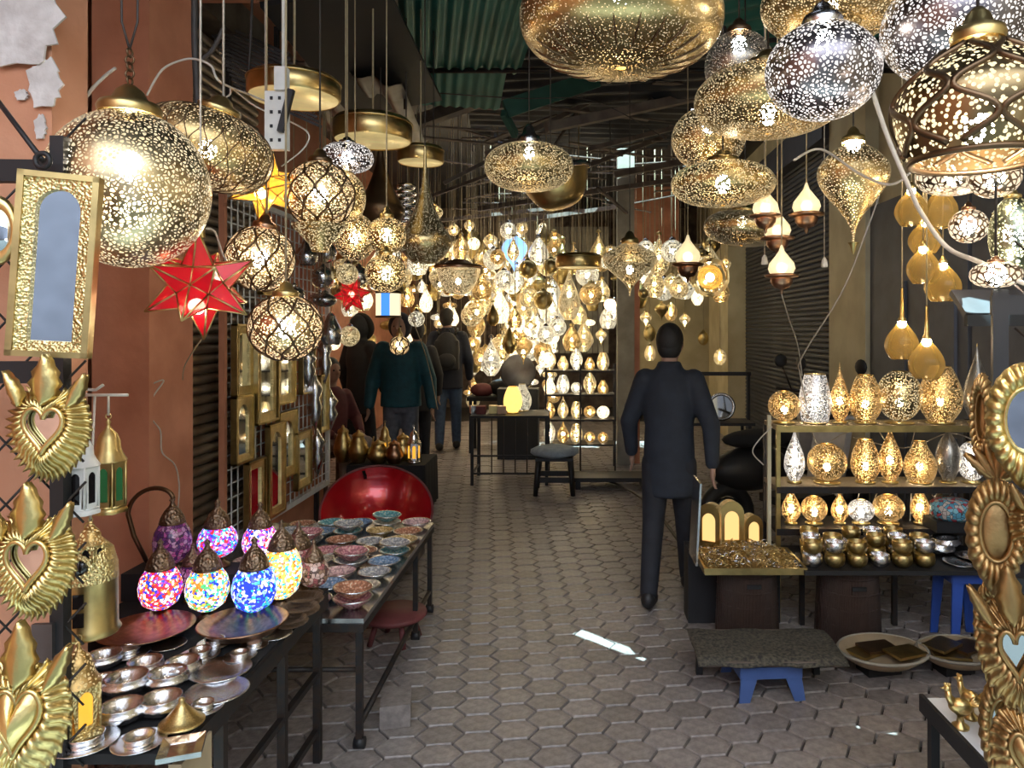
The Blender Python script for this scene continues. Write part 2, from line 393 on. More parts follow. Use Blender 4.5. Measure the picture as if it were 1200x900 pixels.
for (xa, xb, ya, yb) in ((-3.6, 2.8, 4.6, 8.2), (-3.6, 2.8, 8.75, 15.4), (-3.6, -1.0, 8.2, 8.75), (1.4, 2.8, 8.2, 8.75)): MB().box(((xa + xb) / 2, (ya + yb) / 2, 4.1), (xb - xa, yb - ya, .03)).build('roof_sheet', M['tin_dark'], ceiling)
MB().box(((WL + WR) / 2, 4.7, 3.93), (WR - WL + .6, .03, .36)).build('roof_fascia', M['tin_dark'], ceiling)
def corrug(w, l, n, amp, mat, name, loc, rot):
    mb = MB(); vs = []; k = n * 6
    for i in range(k + 1):
        x = -w / 2 + w * i / k; z = amp * math.cos(2 * PI * i / 6)
        for y in (-l / 2, l / 2):
            vs += [(x, y, z), (x, y, z + .006)]
    fs = []
    for i in range(k):
        a = i * 4; fs += [(a, a + 2, a + 6, a + 4), (a + 1, a + 5, a + 7, a + 3)]
    mb.add(vs, fs, True)
    return mb.build(name, M[mat], ceiling, loc, rot)
corrug(.84, 1.5, 9, .018, 'tin_green', 'corrugated_sheet', (-.66, 4.46, 3.50), (math.radians(-3), 0, math.radians(12)))
corrug(.70, .55, 9, .008, 'tin_green', 'corrugated_sheet', (-.90, 5.48, 3.42), (math.radians(-14), 0, math.radians(12)))
corrug(1.2, 1.9, 7, .02, 'tin_grey', 'corrugated_sheet', (-1.72, 5.2, 3.18), (0, math.radians(14), math.radians(90 - 84)))
corrug(1.3, 2.4, 8, .02, 'tin_dark', 'corrugated_sheet', (.3, 5.6, 3.62), (0, math.radians(8), math.radians(80)))
corrug(1.5, 2.4, 9, .02, 'tin_dark', 'corrugated_sheet', (1.5, 6.1, 3.70), (0, math.radians(-6), math.radians(72)))
corrug(1.6, 1.6, 9, .02, 'tin_green', 'corrugated_sheet', (1.75, 4.6, 3.64), (0, 0, math.radians(60)))
corrug(1.4, 2.2, 9, .02, 'tin_dark', 'corrugated_sheet', (.0, 7.6, 3.72), (0, math.radians(4), math.radians(95)))
# dark awning board over the left stalls, its edge post
MB().box((0, 0, 0), (.62, 1.35, .03)).build('awning_board', M['black'], ceiling, (-1.22, 4.2, 3.16), (math.radians(-6), math.radians(-10), 0))
MB().tube([P(475, -20, 4.6), P(475, 128, 4.6)], .012, 6).build('roof_post', M['iron'], ceiling)
MB().tube([P(356, 8, 4.3), P(440, 100, 4.7)], .02, 6).build('roof_brace', M['iron'], ceiling)
# beams and old planks and reeds under the roof
def beam(a, b, w, h, mat='roofwood', name='beam'):
    a = Vector(a); b = Vector(b); d = b - a
    mb = MB(); mb.box((0, 0, 0), (w, d.length, h))
    o = mb.build(name, M[mat], ceiling, (a + b) / 2); o.rotation_euler = d.to_track_quat('Y', 'Z').to_euler(); return o
beam(P(592, 128, 5.2), P(700, 92, 5.6), .03, .13, 'greenwood')
beam(P(590, 132, 5.2), P(604, 158, 5.4), .04, .06, 'greenwood')
beam(P(700, 80, 5.6), P(830, 62, 6.0), .04, .1, 'greenwood')
for (u1, v1, y1, u2, v2, y2, w_) in ((570, 180, 6, 720, 105, 6.4, .05), (520, 215, 6.5, 690, 128, 6.8, .04), (600, 228, 7, 780, 160, 7.2, .05), (560, 245, 8, 830, 205, 8, .06),
        (640, 150, 5.8, 830, 110, 6.2, .09), (690, 175, 6.6, 790, 150, 6.8, .05), (500, 232, 7.5, 640, 180, 7.6, .04), (585, 262, 9, 740, 240, 9.2, .06), (470, 150, 6.2, 560, 118, 6.2, .12),
        (700, 220, 7, 735, 250, 7.4, .03), (650, 170, 6.1, 700, 95, 6.5, .02), (720, 205, 8, 850, 180, 8, .08), (745, 130, 6, 800, 90, 6.3, .03), (480, 262, 9, 640, 245, 9, .05)):
    beam(P(u1, v1, y1), P(u2, v2, y2), w_, w_ * .8)
for k in range(46):
    y = random.uniform(6.0, 9.5); x = random.uniform(-1.2, 1.5); z = random.uniform(3.25, 3.8) - (y - 6) * .06
    a = random.uniform(-.4, .7); l = random.uniform(.5, 1.4)
    beam((x - l / 2, y - a * l / 2, z), (x + l / 2, y + a * l / 2, z + random.uniform(-.1, .22)), random.uniform(.015, .09), .012, 'roofwood', 'plank')
# cross battens the lamps hang from
for (y, z) in ((2.2, 3.55), (2.9, 3.55), (3.6, 3.5), (5.2, 3.45)):
    MB().tube([(WL, y, z), (WR, y, z)], .02, 6).build('roof_batten', M['iron'], ceiling)

# left pillar and post, near wall with flaking plaster
pil = MB(); pil.box((-1.79, 2.96, 1.9), (.225, .22, 3.8)); pil.box((-1.735, 3.12, 1.9), (.11, .12, 3.8)); pil.box((-1.80, 2.92, .12), (.26, .34, .24))
struct(pil.build('wall_left_pillar', M['terracotta']))
struct(MB().box((-1.78, 3.2, 3.28), (.5, .6, .22)).build('trim_1', M['terracotta']))
nw = MB(); nw.box((-1.59, 1.98, 1.9), (.42, .14, 3.8))
near_wall = struct(nw.build('wall_near_left', M['plaster']))
def blob(mb, c, r, n, jag, d, ell=1.0):
    random.seed(int(c[0] * 1000) + n)
    mb.prism([(c[0] + r * math.cos(2 * PI * i / n) * random.uniform(1 - jag, 1 + jag), c[1] + ell * r * math.sin(2 * PI * i / n) * random.uniform(1 - jag, 1 + jag)) for i in range(n)][::-1], d)
for (u, v, rr, el) in ((30, 22, 58, 1.35), (54, 100, 26, 1.4), (5, 55, 22, 1.4), (48, 150, 9, 2.0), (26, 112, 10, .8)):
    q = P(u, v, 1.905); mb = MB(); blob(mb, (0, 0), S(rr * .8, 1.9), 26, .22, .006, el); mb.build('plaster_flake', M['flake'], near_wall, q - Vector((0, .002 * rr / 10, 0)))
random.seed(11)
# left roller shutter: slats one by one, running from the post back to the mirror grid
sl = MB(); sl.lathe([(1e-4, -.5), (.026, -.5), (.026, .5), (1e-4, .5)], 10)
slat_me = sl.mesh('slat', M['shutter'])
shut = root('roller_shutter', 'brown corrugated roller shutter between the terracotta post and mirror rack', 'shutter', (WL - .01, 3.65, 0))
for k in range(54):
    piece(slat_me, 'slat', shut, (.02, .05, .35 + k * .052), (PI / 2, 0, 0), (1, 1, 1.36))
MB().box((.05, .05, 3.28), (.16, 1.2, .2)).build('shutter_box', M['shutter'], shut)
# upper slatted vent over the left stalls
vent = root('slatted_vent', 'dark slatted vent high up behind the white cables', 'vent', P(292, 85, 3.9))
vm = MB().box((0, 0, 0), (.5, .012, .014)).mesh('slat', M['tin_grey'])
for k in range(16): piece(vm, 'slat', vent, (-.02 + k * .012, 0, .2 - k * .026), (0, math.radians(24), 0))
MB().box((-.12, .02, 0), (.02, .03, .5)).build('vent_post', M['iron'], vent); MB().box((.14, .02, 0), (.02, .03, .5)).build('vent_post', M['iron'], vent)
# right side: pilasters, shutter, grey doors, terracotta wall and cream niche
struct(MB().box((WR - .03, 6.42, 1.9), (.16, .86, 3.8)).build('wall_right_pillar', M['beige']))
struct(MB().box((2.36, 11.3, 1.9), (.3, 1.5, 3.8)).build('wall_right_pier', M['cream']))
rs = root('roller_shutter', 'black roller shutter on the right wall behind the small bulb lanterns', 'shutter', (WR - .02, 8.7, 0))
sm2 = MB(); sm2.lathe([(1e-4, -.5), (.022, -.5), (.022, .5), (1e-4, .5)], 6); sd_me = sm2.mesh('slat', M['shutter_dark'])
for k in range(62): piece(sd_me, 'slat', rs, (.0, 0, .05 + k * .055), (PI / 2, 0, 0), (1, 1.3, 3.66))
MB().box((-.06, 0, 3.55), (.2, 3.7, .3)).build('shutter_box', M['shutter_dark'], rs)
dr = MB(); dr.box((WR - .03, 5.25, 1.3), (.08, 1.5, 2.6)); door1 = struct(dr.build('door_1', M['door_grey']))
for yy in (4.9, 5.6):
    MB().box((WR - .08, yy, 1.5), (.02, .55, .9)).build('door_panel', M['door_grey'], door1); MB().box((WR - .08, yy, .55), (.02, .55, .7)).build('door_panel', M['door_grey'], door1)
struct(MB().box((WR - .03, 3.6, 1.9), (.08, 1.7, 3.8)).build('wall_right_near', M['door_grey']))
struct(MB().box((1.32, 12.8, 3.7), (.98, .2, 1.3)).build('wall_far_right', M['terracotta']))
struct(MB().box((1.7, 12.9, 1.6), (1.7, .12, 3.0)).build('wall_niche', M['cream']))
# far boarded wall of pale planks
fb = root('board_wall', 'grey wooden board wall at the far end of the alley', 'wall', (0, 13.2, 0))
for k in range(11):
    MB().box((0, 0, 0), (.085, .03, 2.3)).build('board', M['palewood'], fb, (-.45 + k * .1, random.uniform(-.01, .01), 2.3))
post = struct(MB().box((.585, 8.6, 1.9), (.2, .2, 3.8)).build('wall_post', M['palewood']))
MB().box((.72, 8.65, 1.3), (.07, .12, 2.6)).build('post_strip', M['terracotta'], post)
# ------------------------------------------------------------------ hanging lamps
def prof(kind, w, h, k=22):
    R = w / 2; H = h / 2; o = []
    if kind == 'globe':
        for i in range(k + 1):
            t = -PI / 2 * .97 + (PI / 2 * .97 + 1.24) * i / k; o.append((R * math.cos(t), H * math.sin(t) * 1.0))
    elif kind == 'saucer':
        for i in range(k + 1):
            t = -PI / 2 * .985 + (PI / 2 * .985 + 1.40) * i / k
            o.append((R * abs(math.cos(t)) ** .80, H * math.copysign(abs(math.sin(t)) ** .92, math.sin(t))))
    elif kind == 'bowl':
        for i in range(k + 1):
            t = i / k; o.append((R * (t ** .45), -H + 2 * H * t ** 1.6))
    elif kind == 'top_drop':       # wide round top, tapering to a point below
        for i in range(k + 1):
            t = i / k; z = -H + 2 * H * t
            r = .03 + .97 * (.5 - .5 * math.cos(PI * min(1, t / .70))) ** 1.25 if t < .70 else math.cos((t - .70) / .30 * PI / 2 * .86)
            o.append((R * max(.03, r), z))
    elif kind == 'neck_drop':      # full belly below, long thin neck above
        for i in range(k + 1):
            t = i / k; z = -H + 2 * H * t
            if t < .3: r = math.sin(PI / 2 * (.25 + .75 * t / .3))
            else:
                q = (t - .3) / .7; r = (math.cos(q * PI / 2)) ** 1.7 * .96 + .04
            o.append((R * r, z))
    elif kind == 'trumpet':        # low belly, long concave neck
        for i in range(k + 1):
            t = i / k; z = -H + 2 * H * t
            o.append((R * (math.sin(PI / 2 * (.3 + .7 * t / .2)) if t < .2 else .05 + .95 * (1 - (t - .2) / .8) ** 2.6), z))
    elif kind == 'glass_drop':
        for i in range(k + 1):
            t = i / k; z = -H + 2 * H * t
            o.append((R * (math.sin(PI / 2 * (.45 + .55 * t / .35)) if t < .35 else .12 + .88 * math.cos((t - .35) / .65 * PI / 2) ** 1.1), z))
    elif kind == 'egg':            # truncated egg, open top
        for i in range(k + 1):
            t = i / k; z = -H + 2 * H * t
            o.append((R * (math.sin(PI / 2 * (.35 + .65 * t / .38)) if t < .38 else .48 + .52 * math.cos((t - .38) / .62 * PI / 2) ** .9), z))
    elif kind == 'barrel':
        for i in range(k + 1):
            t = i / k; o.append((R * (.80 + .20 * math.sin(PI * min(1, t / .62) / 1.0 * .5 + (0)) if t < .31 else 1.0 - .38 * ((t - .31) / .69) ** 1.6), -H + 2 * H * t))
    elif kind == 'spindle':
        for i in range(k + 1):
            t = i / k; o.append((R * max(.06, math.sin(PI * (.10 + .88 * t)) ** .9), -H + 2 * H * t))
    elif kind == 'onion':
        for i in range(k + 1):
            t = i / k; o.append((R * (math.sin(PI / 2 * (.5 + .5 * t / .35)) if t < .35 else .36 + .64 * math.cos((t - .35) / .65 * PI / 2) ** 1.5), -H + 2 * H * t))
    elif kind == 'dome':           # deep shade with wide open bottom rim
        for i in range(k + 1):
            t = i / k; z = -H + 2 * H * t
            o.append((R * (.80 + .20 * math.sin(t / .45 * PI / 2) if t < .45 else math.cos((t - .45) / .55 * PI / 2 * .86)), z))
    return o
def cap_mb(r, h):
    mb = MB(); mb.lathe([(r, 0), (r * 1.04, h * .2), (r * .95, h * .38), (r * .6, h * .5), (r * .45, h * .8), (r * .2, h), (1e-4, h)], 20); return mb
def ogee(mb, pr, n, rows, rad, tmin=.06, tmax=.94):
    """wavy strips in mirrored pairs that make an ogee lattice on a shade"""
    k = len(pr) - 1; D = 2 * PI / n / 2 * 1.0
    def at(t):
        x = t * k; i = min(k - 1, int(x)); q = x - i
        return pr[i][0] * (1 - q) + pr[i + 1][0] * q, pr[i][1] * (1 - q) + pr[i + 1][1] * q
    for s in range(2 * n):
        pts = []
        for j in range(33):
            t = tmin + (tmax - tmin) * j / 32; r, z = at(t)
            ph = s * D + (1 if s % 2 else -1) * D * .46 * math.cos(2 * PI * rows * t)
            pts.append(((r + rad * .3) * math.cos(ph), (r + rad * .3) * math.sin(ph), z))
        mb.tube(pts, rad, 4, True)
def hang(name, label, u, v, wpx, hpx, Y, kind='globe', mat='pf_gold', cap='brass', bulb='bulb', group=None, tilt=0.0, cord='cord_dark',
         lattice=None, rim=False, finial=0, chain=False, zc=None, bulb_r=.026, cat='lamp', n=48, capr=.32, caph=.22, bdz=0.0, neck=None):
    c = P(u, v, Y); W = S(wpx, Y); H = S(hpx, Y)
    o = root(name, label, cat, c, group=group)
    rot = Euler((0, tilt, 0)); pr = prof(kind, W, H)
    rr = (rot.x, rot.y, rot.z)
    MB().lathe(pr, n).build('shade', M[mat], o, (0, 0, 0), rr)
    top = Vector((0, 0, pr[-1][1])); top.rotate(rot)
    if kind not in ('neck_drop', 'trumpet'):
        ch = W * caph if kind != 'saucer' else W * caph * .6
        cr = max(pr[-1][0] * 1.08, W * capr * .5)
        cap_mb(cr, ch).build('cap', M[cap], o, top, rr)
        top2 = Vector((0, 0, pr[-1][1] + ch)); top2.rotate(rot)
    else: top2 = top
    if lattice:
        mb = MB(); ogee(mb, pr, lattice[0], lattice[1], lattice[2]); mb.build('lattice', M[lattice[3]], o, (0, 0, 0), rr)
    if rim:
        mb = MB(); mb.torus((0, 0, pr[0][1]), pr[0][0], W * .022, 40, 6); mb.build('rim', M['bronze'], o, (0, 0, 0), rr)
    if finial:
        f = S(finial, Y); mb = MB(); mb.lathe([(1e-4, -f), (W * .025, -f * .7), (W * .05, -f * .2), (max(W * .08, pr[0][0] * 1.1), f * .05)], 12, (0, 0, pr[0][1])); mb.build('finial', M[cap], o, (0, 0, 0), rr)
    if neck:
        f = S(neck, Y); mb = MB(); mb.lathe([(W * .12, -f), (W * .16, -f * .7), (W * .34, -f * .15), (W * .42, f * .12)], 24, (0, 0, pr[0][1])); mb.build('trumpet_foot', M['pf_goldfine'], o, (0, 0, 0), rr)
    if bulb: MB().ball((0, 0, 0), min(bulb_r, W * .2), 12, 8, (1, 1, 1.25)).build('bulb', M[bulb], o, (0, 0, bdz * H))
    ztop = (zc if zc else ZR - .01) - c.z
    if ztop > top2.z + .02:
        mb = MB()
        if chain:
            z = top2.z + .012; k = 0
            while z < min(ztop, top2.z + .085):
                mb.torus((top2.x, top2.y, z), .011, .0028, 12, 5, Matrix.Rotation(PI / 2, 3, 'X') if k % 2 else Matrix.Rotation(PI / 2, 3, 'Y')); z += .018; k += 1
            mb.build('chain', M['bronze'], o); mb = MB()
            mb.tube([(top2.x, top2.y, z - .01), (top2.x - .02, 0, z + .06), (top2.x - .035, 0, ztop)], .003, 5)
            mb.tube([(top2.x, top2.y, z - .01), (top2.x + .02, 0, z + .06), (top2.x + .03, 0, ztop)], .003, 5)
            mb.build('cord', M[cord], o)
        else:
            mb.tube([top2, (top2.x, top2.y, ztop)], .0035, 5); mb.build('cord', M[cord], o)
    return o
G1 = 'hanging lamps of the left stalls'; G2 = 'hanging lamps of the right stalls'
hang('pierced_globe_lamp', 'largest round pierced brass globe lamp, in front of the terracotta pillar', 152, 222, 173, 184, 1.85, 'globe', 'pf_big', 'brass', 'bulb_white', G1, chain=True, bulb_r=.032, bdz=.15, n=64, capr=.38, caph=.20)
hang('saucer_lamp', 'tilted brass saucer lamp with diamond bands just right of the largest globe', 243, 175, 146, 92, 2.25, 'saucer', 'pf_gold', 'brass', 'bulb', G1, tilt=math.radians(17), lattice=(22, 3, .0016, 'bronze'), cord='cord_white')
hang('ogee_globe_lamp', 'gold lattice globe lamp with a trumpet foot, beside the yellow star', 375, 228, 77, 78, 2.75, 'globe', 'pf_ogee', 'bronze', 'bulb_white', G1, lattice=(8, 2.6, .004, 'bronze'), neck=28, bulb_r=.03)
hang('ogee_globe_lamp', 'gold lattice globe lamp just right of the red star', 305, 303, 76, 76, 2.5, 'globe', 'pf_ogee', 'copper', 'bulb_white', G1, lattice=(8, 2.0, .0035, 'bronze'), tilt=math.radians(8), cord='cord_gold', bulb_r=.028)
hang('ogee_globe_lamp', 'lowest gold lattice globe lamp hanging before the mirror rack', 335, 384, 82, 77, 2.3, 'globe', 'pf_ogee', 'brass', 'bulb_white', G1, lattice=(8, 2.6, .0035, 'bronze'), cord='cord_gold', bulb_r=.03)
hang('gold_ball_lamp', 'plain gold ball lamp half hidden behind the trumpet footed lattice globe', 405, 232, 46, 60, 3.3, 'globe', 'pf_goldfine', 'brass', 'bulb_small', G1, cord='cord_gold')
hang('filigree_globe_lamp', 'pale filigree globe lamp left of the two stacked gold balls', 416, 278, 48, 56, 3.5, 'globe', 'pf_gold', 'brass', 'bulb_white', G1, cord='cord_gold')
hang('gold_ball_lamp', 'upper of two gold ball lamps hanging one above another', 453, 276, 45, 44, 3.35, 'globe', 'pf_goldfine', 'brass', 'bulb_white', G1, cord='cord_gold', caph=.3)
hang('gold_ball_lamp', 'lower of two gold ball lamps hanging one above another', 452, 320, 47, 46, 3.25, 'globe', 'pf_goldfine', 'brass', 'bulb_white', G1, cord='cord_white', zc=1.6 + 89 / 850 * 3.25)
hang('saucer_lamp', 'small bright silver saucer lamp above the lattice globes', 407, 185, 60, 34, 3.3, 'saucer', 'pf_silver', 'steel', 'bulb_white', G1, cord='cord_gold')
hang('teardrop_lamp', 'dark smoky teardrop lamp with a wide belly behind the gold balls', 498, 240, 64, 136, 3.9, 'trumpet', 'pf_dense', 'bronze', None, G1)
hang('teardrop_lamp', 'brown trumpet necked lamp hidden behind the upper gold ball', 446, 205, 56, 130, 4.3, 'trumpet', 'bronze', 'bronze', None, G1)
hang('jewel_lamp', 'small glowing jewel shaped lamp right of the dark teardrop lamp', 508, 254, 22, 28, 4.6, 'top_drop', 'pf_far', 'brass', 'bulb_small', G1)
# brass disc pendants
def disc_lamp(label, u, v, wpx, hpx, Y):
    c = P(u, v, Y); o = root('disc_pendant_lamp', label, 'lamp', c, group='brass disc pendants'); R = S(wpx, Y) / 2; H = S(hpx, Y)
    MB().lathe([(R * .96, -H * .5), (R, -H * .35), (R, H * .3), (R * .92, H * .5), (R * .3, H * .55), (1e-4, H * .55)], 40).build('shade', M['gold'], o)
    MB().lathe([(1e-4, 0), (R * .94, 0), (R * .95, -.004), (1e-4, -.004)], 40, (0, 0, -H * .42)).build('glowing_underside', plain('underside_glow' + str(u), (.85, .68, .30), .35, .6, emis=((1, .78, .35), .22)), o)  # gold underside; faint emission stands in for the light it reflects
    MB().torus((0, 0, H * .3), R, R * .025, 36, 5).build('rim', M['brass'], o)
    MB().tube([(0, 0, H * .5), (0, 0, ZR - c.z)], .005, 6).build('rod', M['cord_gold'], o)
disc_lamp('flat brass disc pendant high up behind the white power strip', 345, 104, 104, 24, 2.9)
disc_lamp('flat brass disc pendant above the small silver saucer lamp', 437, 153, 90, 26, 3.7)
disc_lamp('smallest flat brass disc pendant beneath the dark roof', 493, 182, 54, 18, 4.3)
disc_lamp('far gold disc pendant in front of the grey board wall', 678, 306, 54, 16, 6.4)
# ring stacked lamp
o = root('ring_lamp', 'small lamp of stacked silver rings left of the dark teardrop', 'lamp', P(476, 238, 4.4))
for k in range(6): MB().torus((0, 0, .10 - k * .04), .045 + .008 * (k % 2), .014, 16, 6).build('ring', M['silver'], o)
MB().tube([(0, 0, -.1), (0, 0, ZR - o.location.z)], .004, 5).build('cord', M['cord_dark'], o)
# centre
hang('saucer_lamp', 'giant brass saucer lamp at top centre, cut by the photo edge', 728, 24, 238, 112, 2.05, 'saucer', 'pf_dense', 'brass', 'bulb_white', 'saucer lamps over the alley', n=72, bdz=.3, bulb_r=.03)
hang('saucer_lamp', 'saucer lamp with silver top and conical cap hanging mid alley', 620, 196, 104, 54, 3.6, 'saucer', 'pf_goldfine', 'steel', 'bulb_white', 'saucer lamps over the alley', capr=.22, caph=.38, bdz=.3)
hang('bowl_lamp', 'tilted plain brass bowl lamp behind the conical capped saucer', 656, 226, 80, 36, 4.1, 'bowl', 'gold', 'steel', 'bulb_small', 'saucer lamps over the alley', tilt=math.radians(-18), bdz=-.2)
hang('funnel_lamp', 'gold inverted drop lamp hanging before the pale wooden post', 738, 316, 64, 62, 5.2, 'top_drop', 'pf_goldfine', 'brass', 'bulb_white', None, cord='cord_dark')
# lotus petals engraved beneath the giant saucer
cg = P(728, 24, 2.05); RG = S(238, 2.05) / 2; HG = S(112, 2.05) / 2
pg = prof('saucer', RG * 2, HG * 2)
lot = MB()
for i in range(22):
    a = 2 * PI * i / 22; pts = []
    for q in range(6):
        idx = 2 + q; r, z = pg[idx]; pts.append((r * 1.004 * math.cos(a), r * 1.004 * math.sin(a), z - .001))
    lot.tube(pts, [.0005, .0015, .003, .004, .003, .0005], 5)
for ob in bpy.data.objects:
    if ob.get('label', '').startswith('giant brass'): lot.build('petal_band', M['bronze'], ob)
# right
hang('saucer_lamp', 'wide gold saucer lamp partly covered by the silver globe', 900, 119, 172, 76, 2.45, 'saucer', 'pf_gold', 'brass', 'bulb_white', G2, n=64, bdz=-.2, bulb_r=.03)
hang('pierced_globe_lamp', 'round silver pierced globe lamp right of the wide gold saucer', 964, 84, 132, 112, 1.92, 'globe', 'pf_silver', 'steel', 'bulb_white', G2, n=64, bulb_r=.03, bdz=.3)
hang('saucer_lamp', 'gold saucer lamp cut by the top edge above the silver globe', 972, 8, 158, 66, 2.2, 'saucer', 'pf_gold', 'brass', 'bulb', G2, n=64, tilt=math.radians(4))
hang('pierced_globe_lamp', 'small dark pierced globe lamp behind the wide gold saucer', 866, 78, 80, 82, 2.75, 'globe', 'pf_steel', 'bronze', 'bulb_white', G2, bdz=.3, bulb_r=.03)
hang('pierced_globe_lamp', 'gold pierced globe lamp resting above the low gold saucer', 830, 163, 86, 74, 3.1, 'globe', 'pf_gold', 'brass', 'bulb_white', G2, bdz=.2)
hang('saucer_lamp', 'low gold saucer lamp beneath the gold pierced globe', 847, 216, 121, 50, 2.85, 'saucer', 'pf_goldfine', 'brass', 'bulb_white', G2, bulb_r=.03)
hang('saucer_lamp', 'dim smoky saucer lamp behind the small bulb lanterns', 870, 268, 90, 40, 3.7, 'saucer', 'pf_dense', 'brass', 'bulb_small', G2, tilt=math.radians(6), bdz=.2)
hang('pierced_globe_lamp', 'large silver swirl pierced globe cut by the top right corner', 1122, 32, 170, 132, 1.95, 'globe', 'pf_silver', 'steel', 'bulb_white', G2, n=64)
hang('ogee_dome_lamp', 'big open bottomed brass lamp with lattice bands in the right top corner', 1146, 119, 184, 138, 1.5, 'dome', 'pf_dots', 'brass', 'bulb_white', G2, lattice=(6, 2.0, .008, 'bronze'), rim=True, n=64, bdz=-.25, bulb_r=.03)
hang('teardrop_lamp', 'gold teardrop lamp tapering to a point below the silver globe', 1000, 226, 82, 118, 2.65, 'top_drop', 'pf_gold', 'brass', 'bulb_white', G2, finial=14, bdz=.5, bulb_r=.03)
hang('pierced_globe_lamp', 'small round lamp with bold crossing strips by the right cable', 1135, 265, 43, 40, 2.3, 'globe', 'pf_cells', 'copper', 'bulb_white', G2)
hang('pierced_globe_lamp', 'greenish patina globe lamp at the right photo edge', 1187, 276, 52, 92, 1.95, 'globe', 'pf_patina', 'brass', 'bulb_small', G2)
hang('saucer_lamp', 'brown openwork saucer lamp left below the big lattice lamp', 1118, 206, 84, 44, 2.2, 'saucer', 'pf_cells', 'bronze', 'bulb_small', G2)
hang('saucer_lamp', 'pale openwork saucer lamp at the right edge above the black panel', 1167, 322, 56, 30, 1.85, 'saucer', 'pf_cells', 'copper', 'bulb_white', G2)
hang('pierced_globe_lamp', 'brown large celled globe lamp tucked beneath the big lattice lamp', 1165, 208, 58, 48, 1.9, 'globe', 'pf_cells', 'bronze', 'bulb_small', G2)
# small bulb lanterns: glowing drop, disc collar, bowl, finial
def bulb_lantern(label, u, v, hpx, Y, lit=True):
    c = P(u, v, Y); s = S(hpx, Y) / .2; o = root('bulb_lantern', label, 'lamp', c, group='small bulb lanterns')
    MB().lathe([(.046 * s, -.012 * s), (.056 * s, .012 * s), (.05 * s, .035 * s), (.03 * s, .06 * s), (.012 * s, .085 * s), (.004 * s, .11 * s)], 20).build('globe', M['glass_frost'], o); MB().ball((0, 0, .015 * s), .022 * s, 10, 8).build('bulb', M['bulb_dim'], o)
    MB().lathe([(.03 * s, -.03 * s), (.068 * s, -.024 * s), (.072 * s, -.016 * s), (.05 * s, -.010 * s)], 20).build('collar', M['copper'], o)
    MB().lathe([(1e-4, -.098 * s), (.006 * s, -.09 * s), (.008 * s, -.075 * s), (.03 * s, -.068 * s), (.044 * s, -.048 * s), (.046 * s, -.03 * s)], 18).build('bowl', M['copper'], o)
    MB().tube([(0, 0, .1 * s), (0, 0, ZR - c.z)], .003, 5).build('cord', M['cord_gold'], o)
bulb_lantern('small bulb lantern partly behind the low gold saucer rim', 897, 248, 54, 2.95)
bulb_lantern('upper small bulb lantern of the close pair before the shutter', 911, 274, 56, 3.0)
bulb_lantern('lowest small bulb lantern hanging before the black shutter', 916, 318, 56, 2.9)
bulb_lantern('small bulb lantern hanging alone left of the gold teardrop', 945, 246, 58, 3.0)
bulb_lantern('small bulb lantern hanging left of the yellow wreath lamp', 806, 305, 54, 4.6)
# gold glass drops
def glass_drop(label, u, v, wpx, hpx, Y, neckpx=0):
    c = P(u, v, Y); W = S(wpx, Y); H = S(hpx, Y); o = root('glass_drop_lamp', label, 'lamp', c, group='amber glass drops')
    MB().lathe(prof('glass_drop', W, H), 24, mod=lambda q, t: 1 + .07 * math.cos(9 * q) * math.sin(PI * t)).build('shade', M['glass_gold'], o)
    MB().lathe([(W * .10, 0), (W * .13, H * .06), (W * .07, H * .12), (W * .035, H * .2 + S(neckpx, Y)), (1e-4, H * .2 + S(neckpx, Y))], 12, (0, 0, H * .46)).build('cap', M['gold'], o)
    MB().ball((0, 0, H * .40), min(.016, W * .14), 10, 6).build('bulb', M['bulb_small'], o)
    MB().tube([(0, 0, H * .6), (0, 0, ZR - c.z)], .0025, 5).build('cord', M['cord_gold'], o)
glass_drop('amber glass drop left of a twin near the white cable knot', 1068, 242, 36, 44, 2.5)
glass_drop('amber glass drop right of the white cable knot', 1103, 242, 36, 50, 2.6)
glass_drop('amber glass drop directly below the white cable knot', 1084, 277, 36, 40, 2.7)
glass_drop('amber glass drop lower middle of the right cluster', 1082, 310, 36, 44, 2.55)
glass_drop('amber glass drop lower right of the cluster', 1105, 330, 40, 46, 2.65)
glass_drop('amber glass drop with long neck, the left of the lowest pair', 1057, 398, 37, 46, 2.7, 30)
glass_drop('amber glass drop with long neck, the right of the lowest pair', 1086, 420, 39, 48, 2.5, 30)
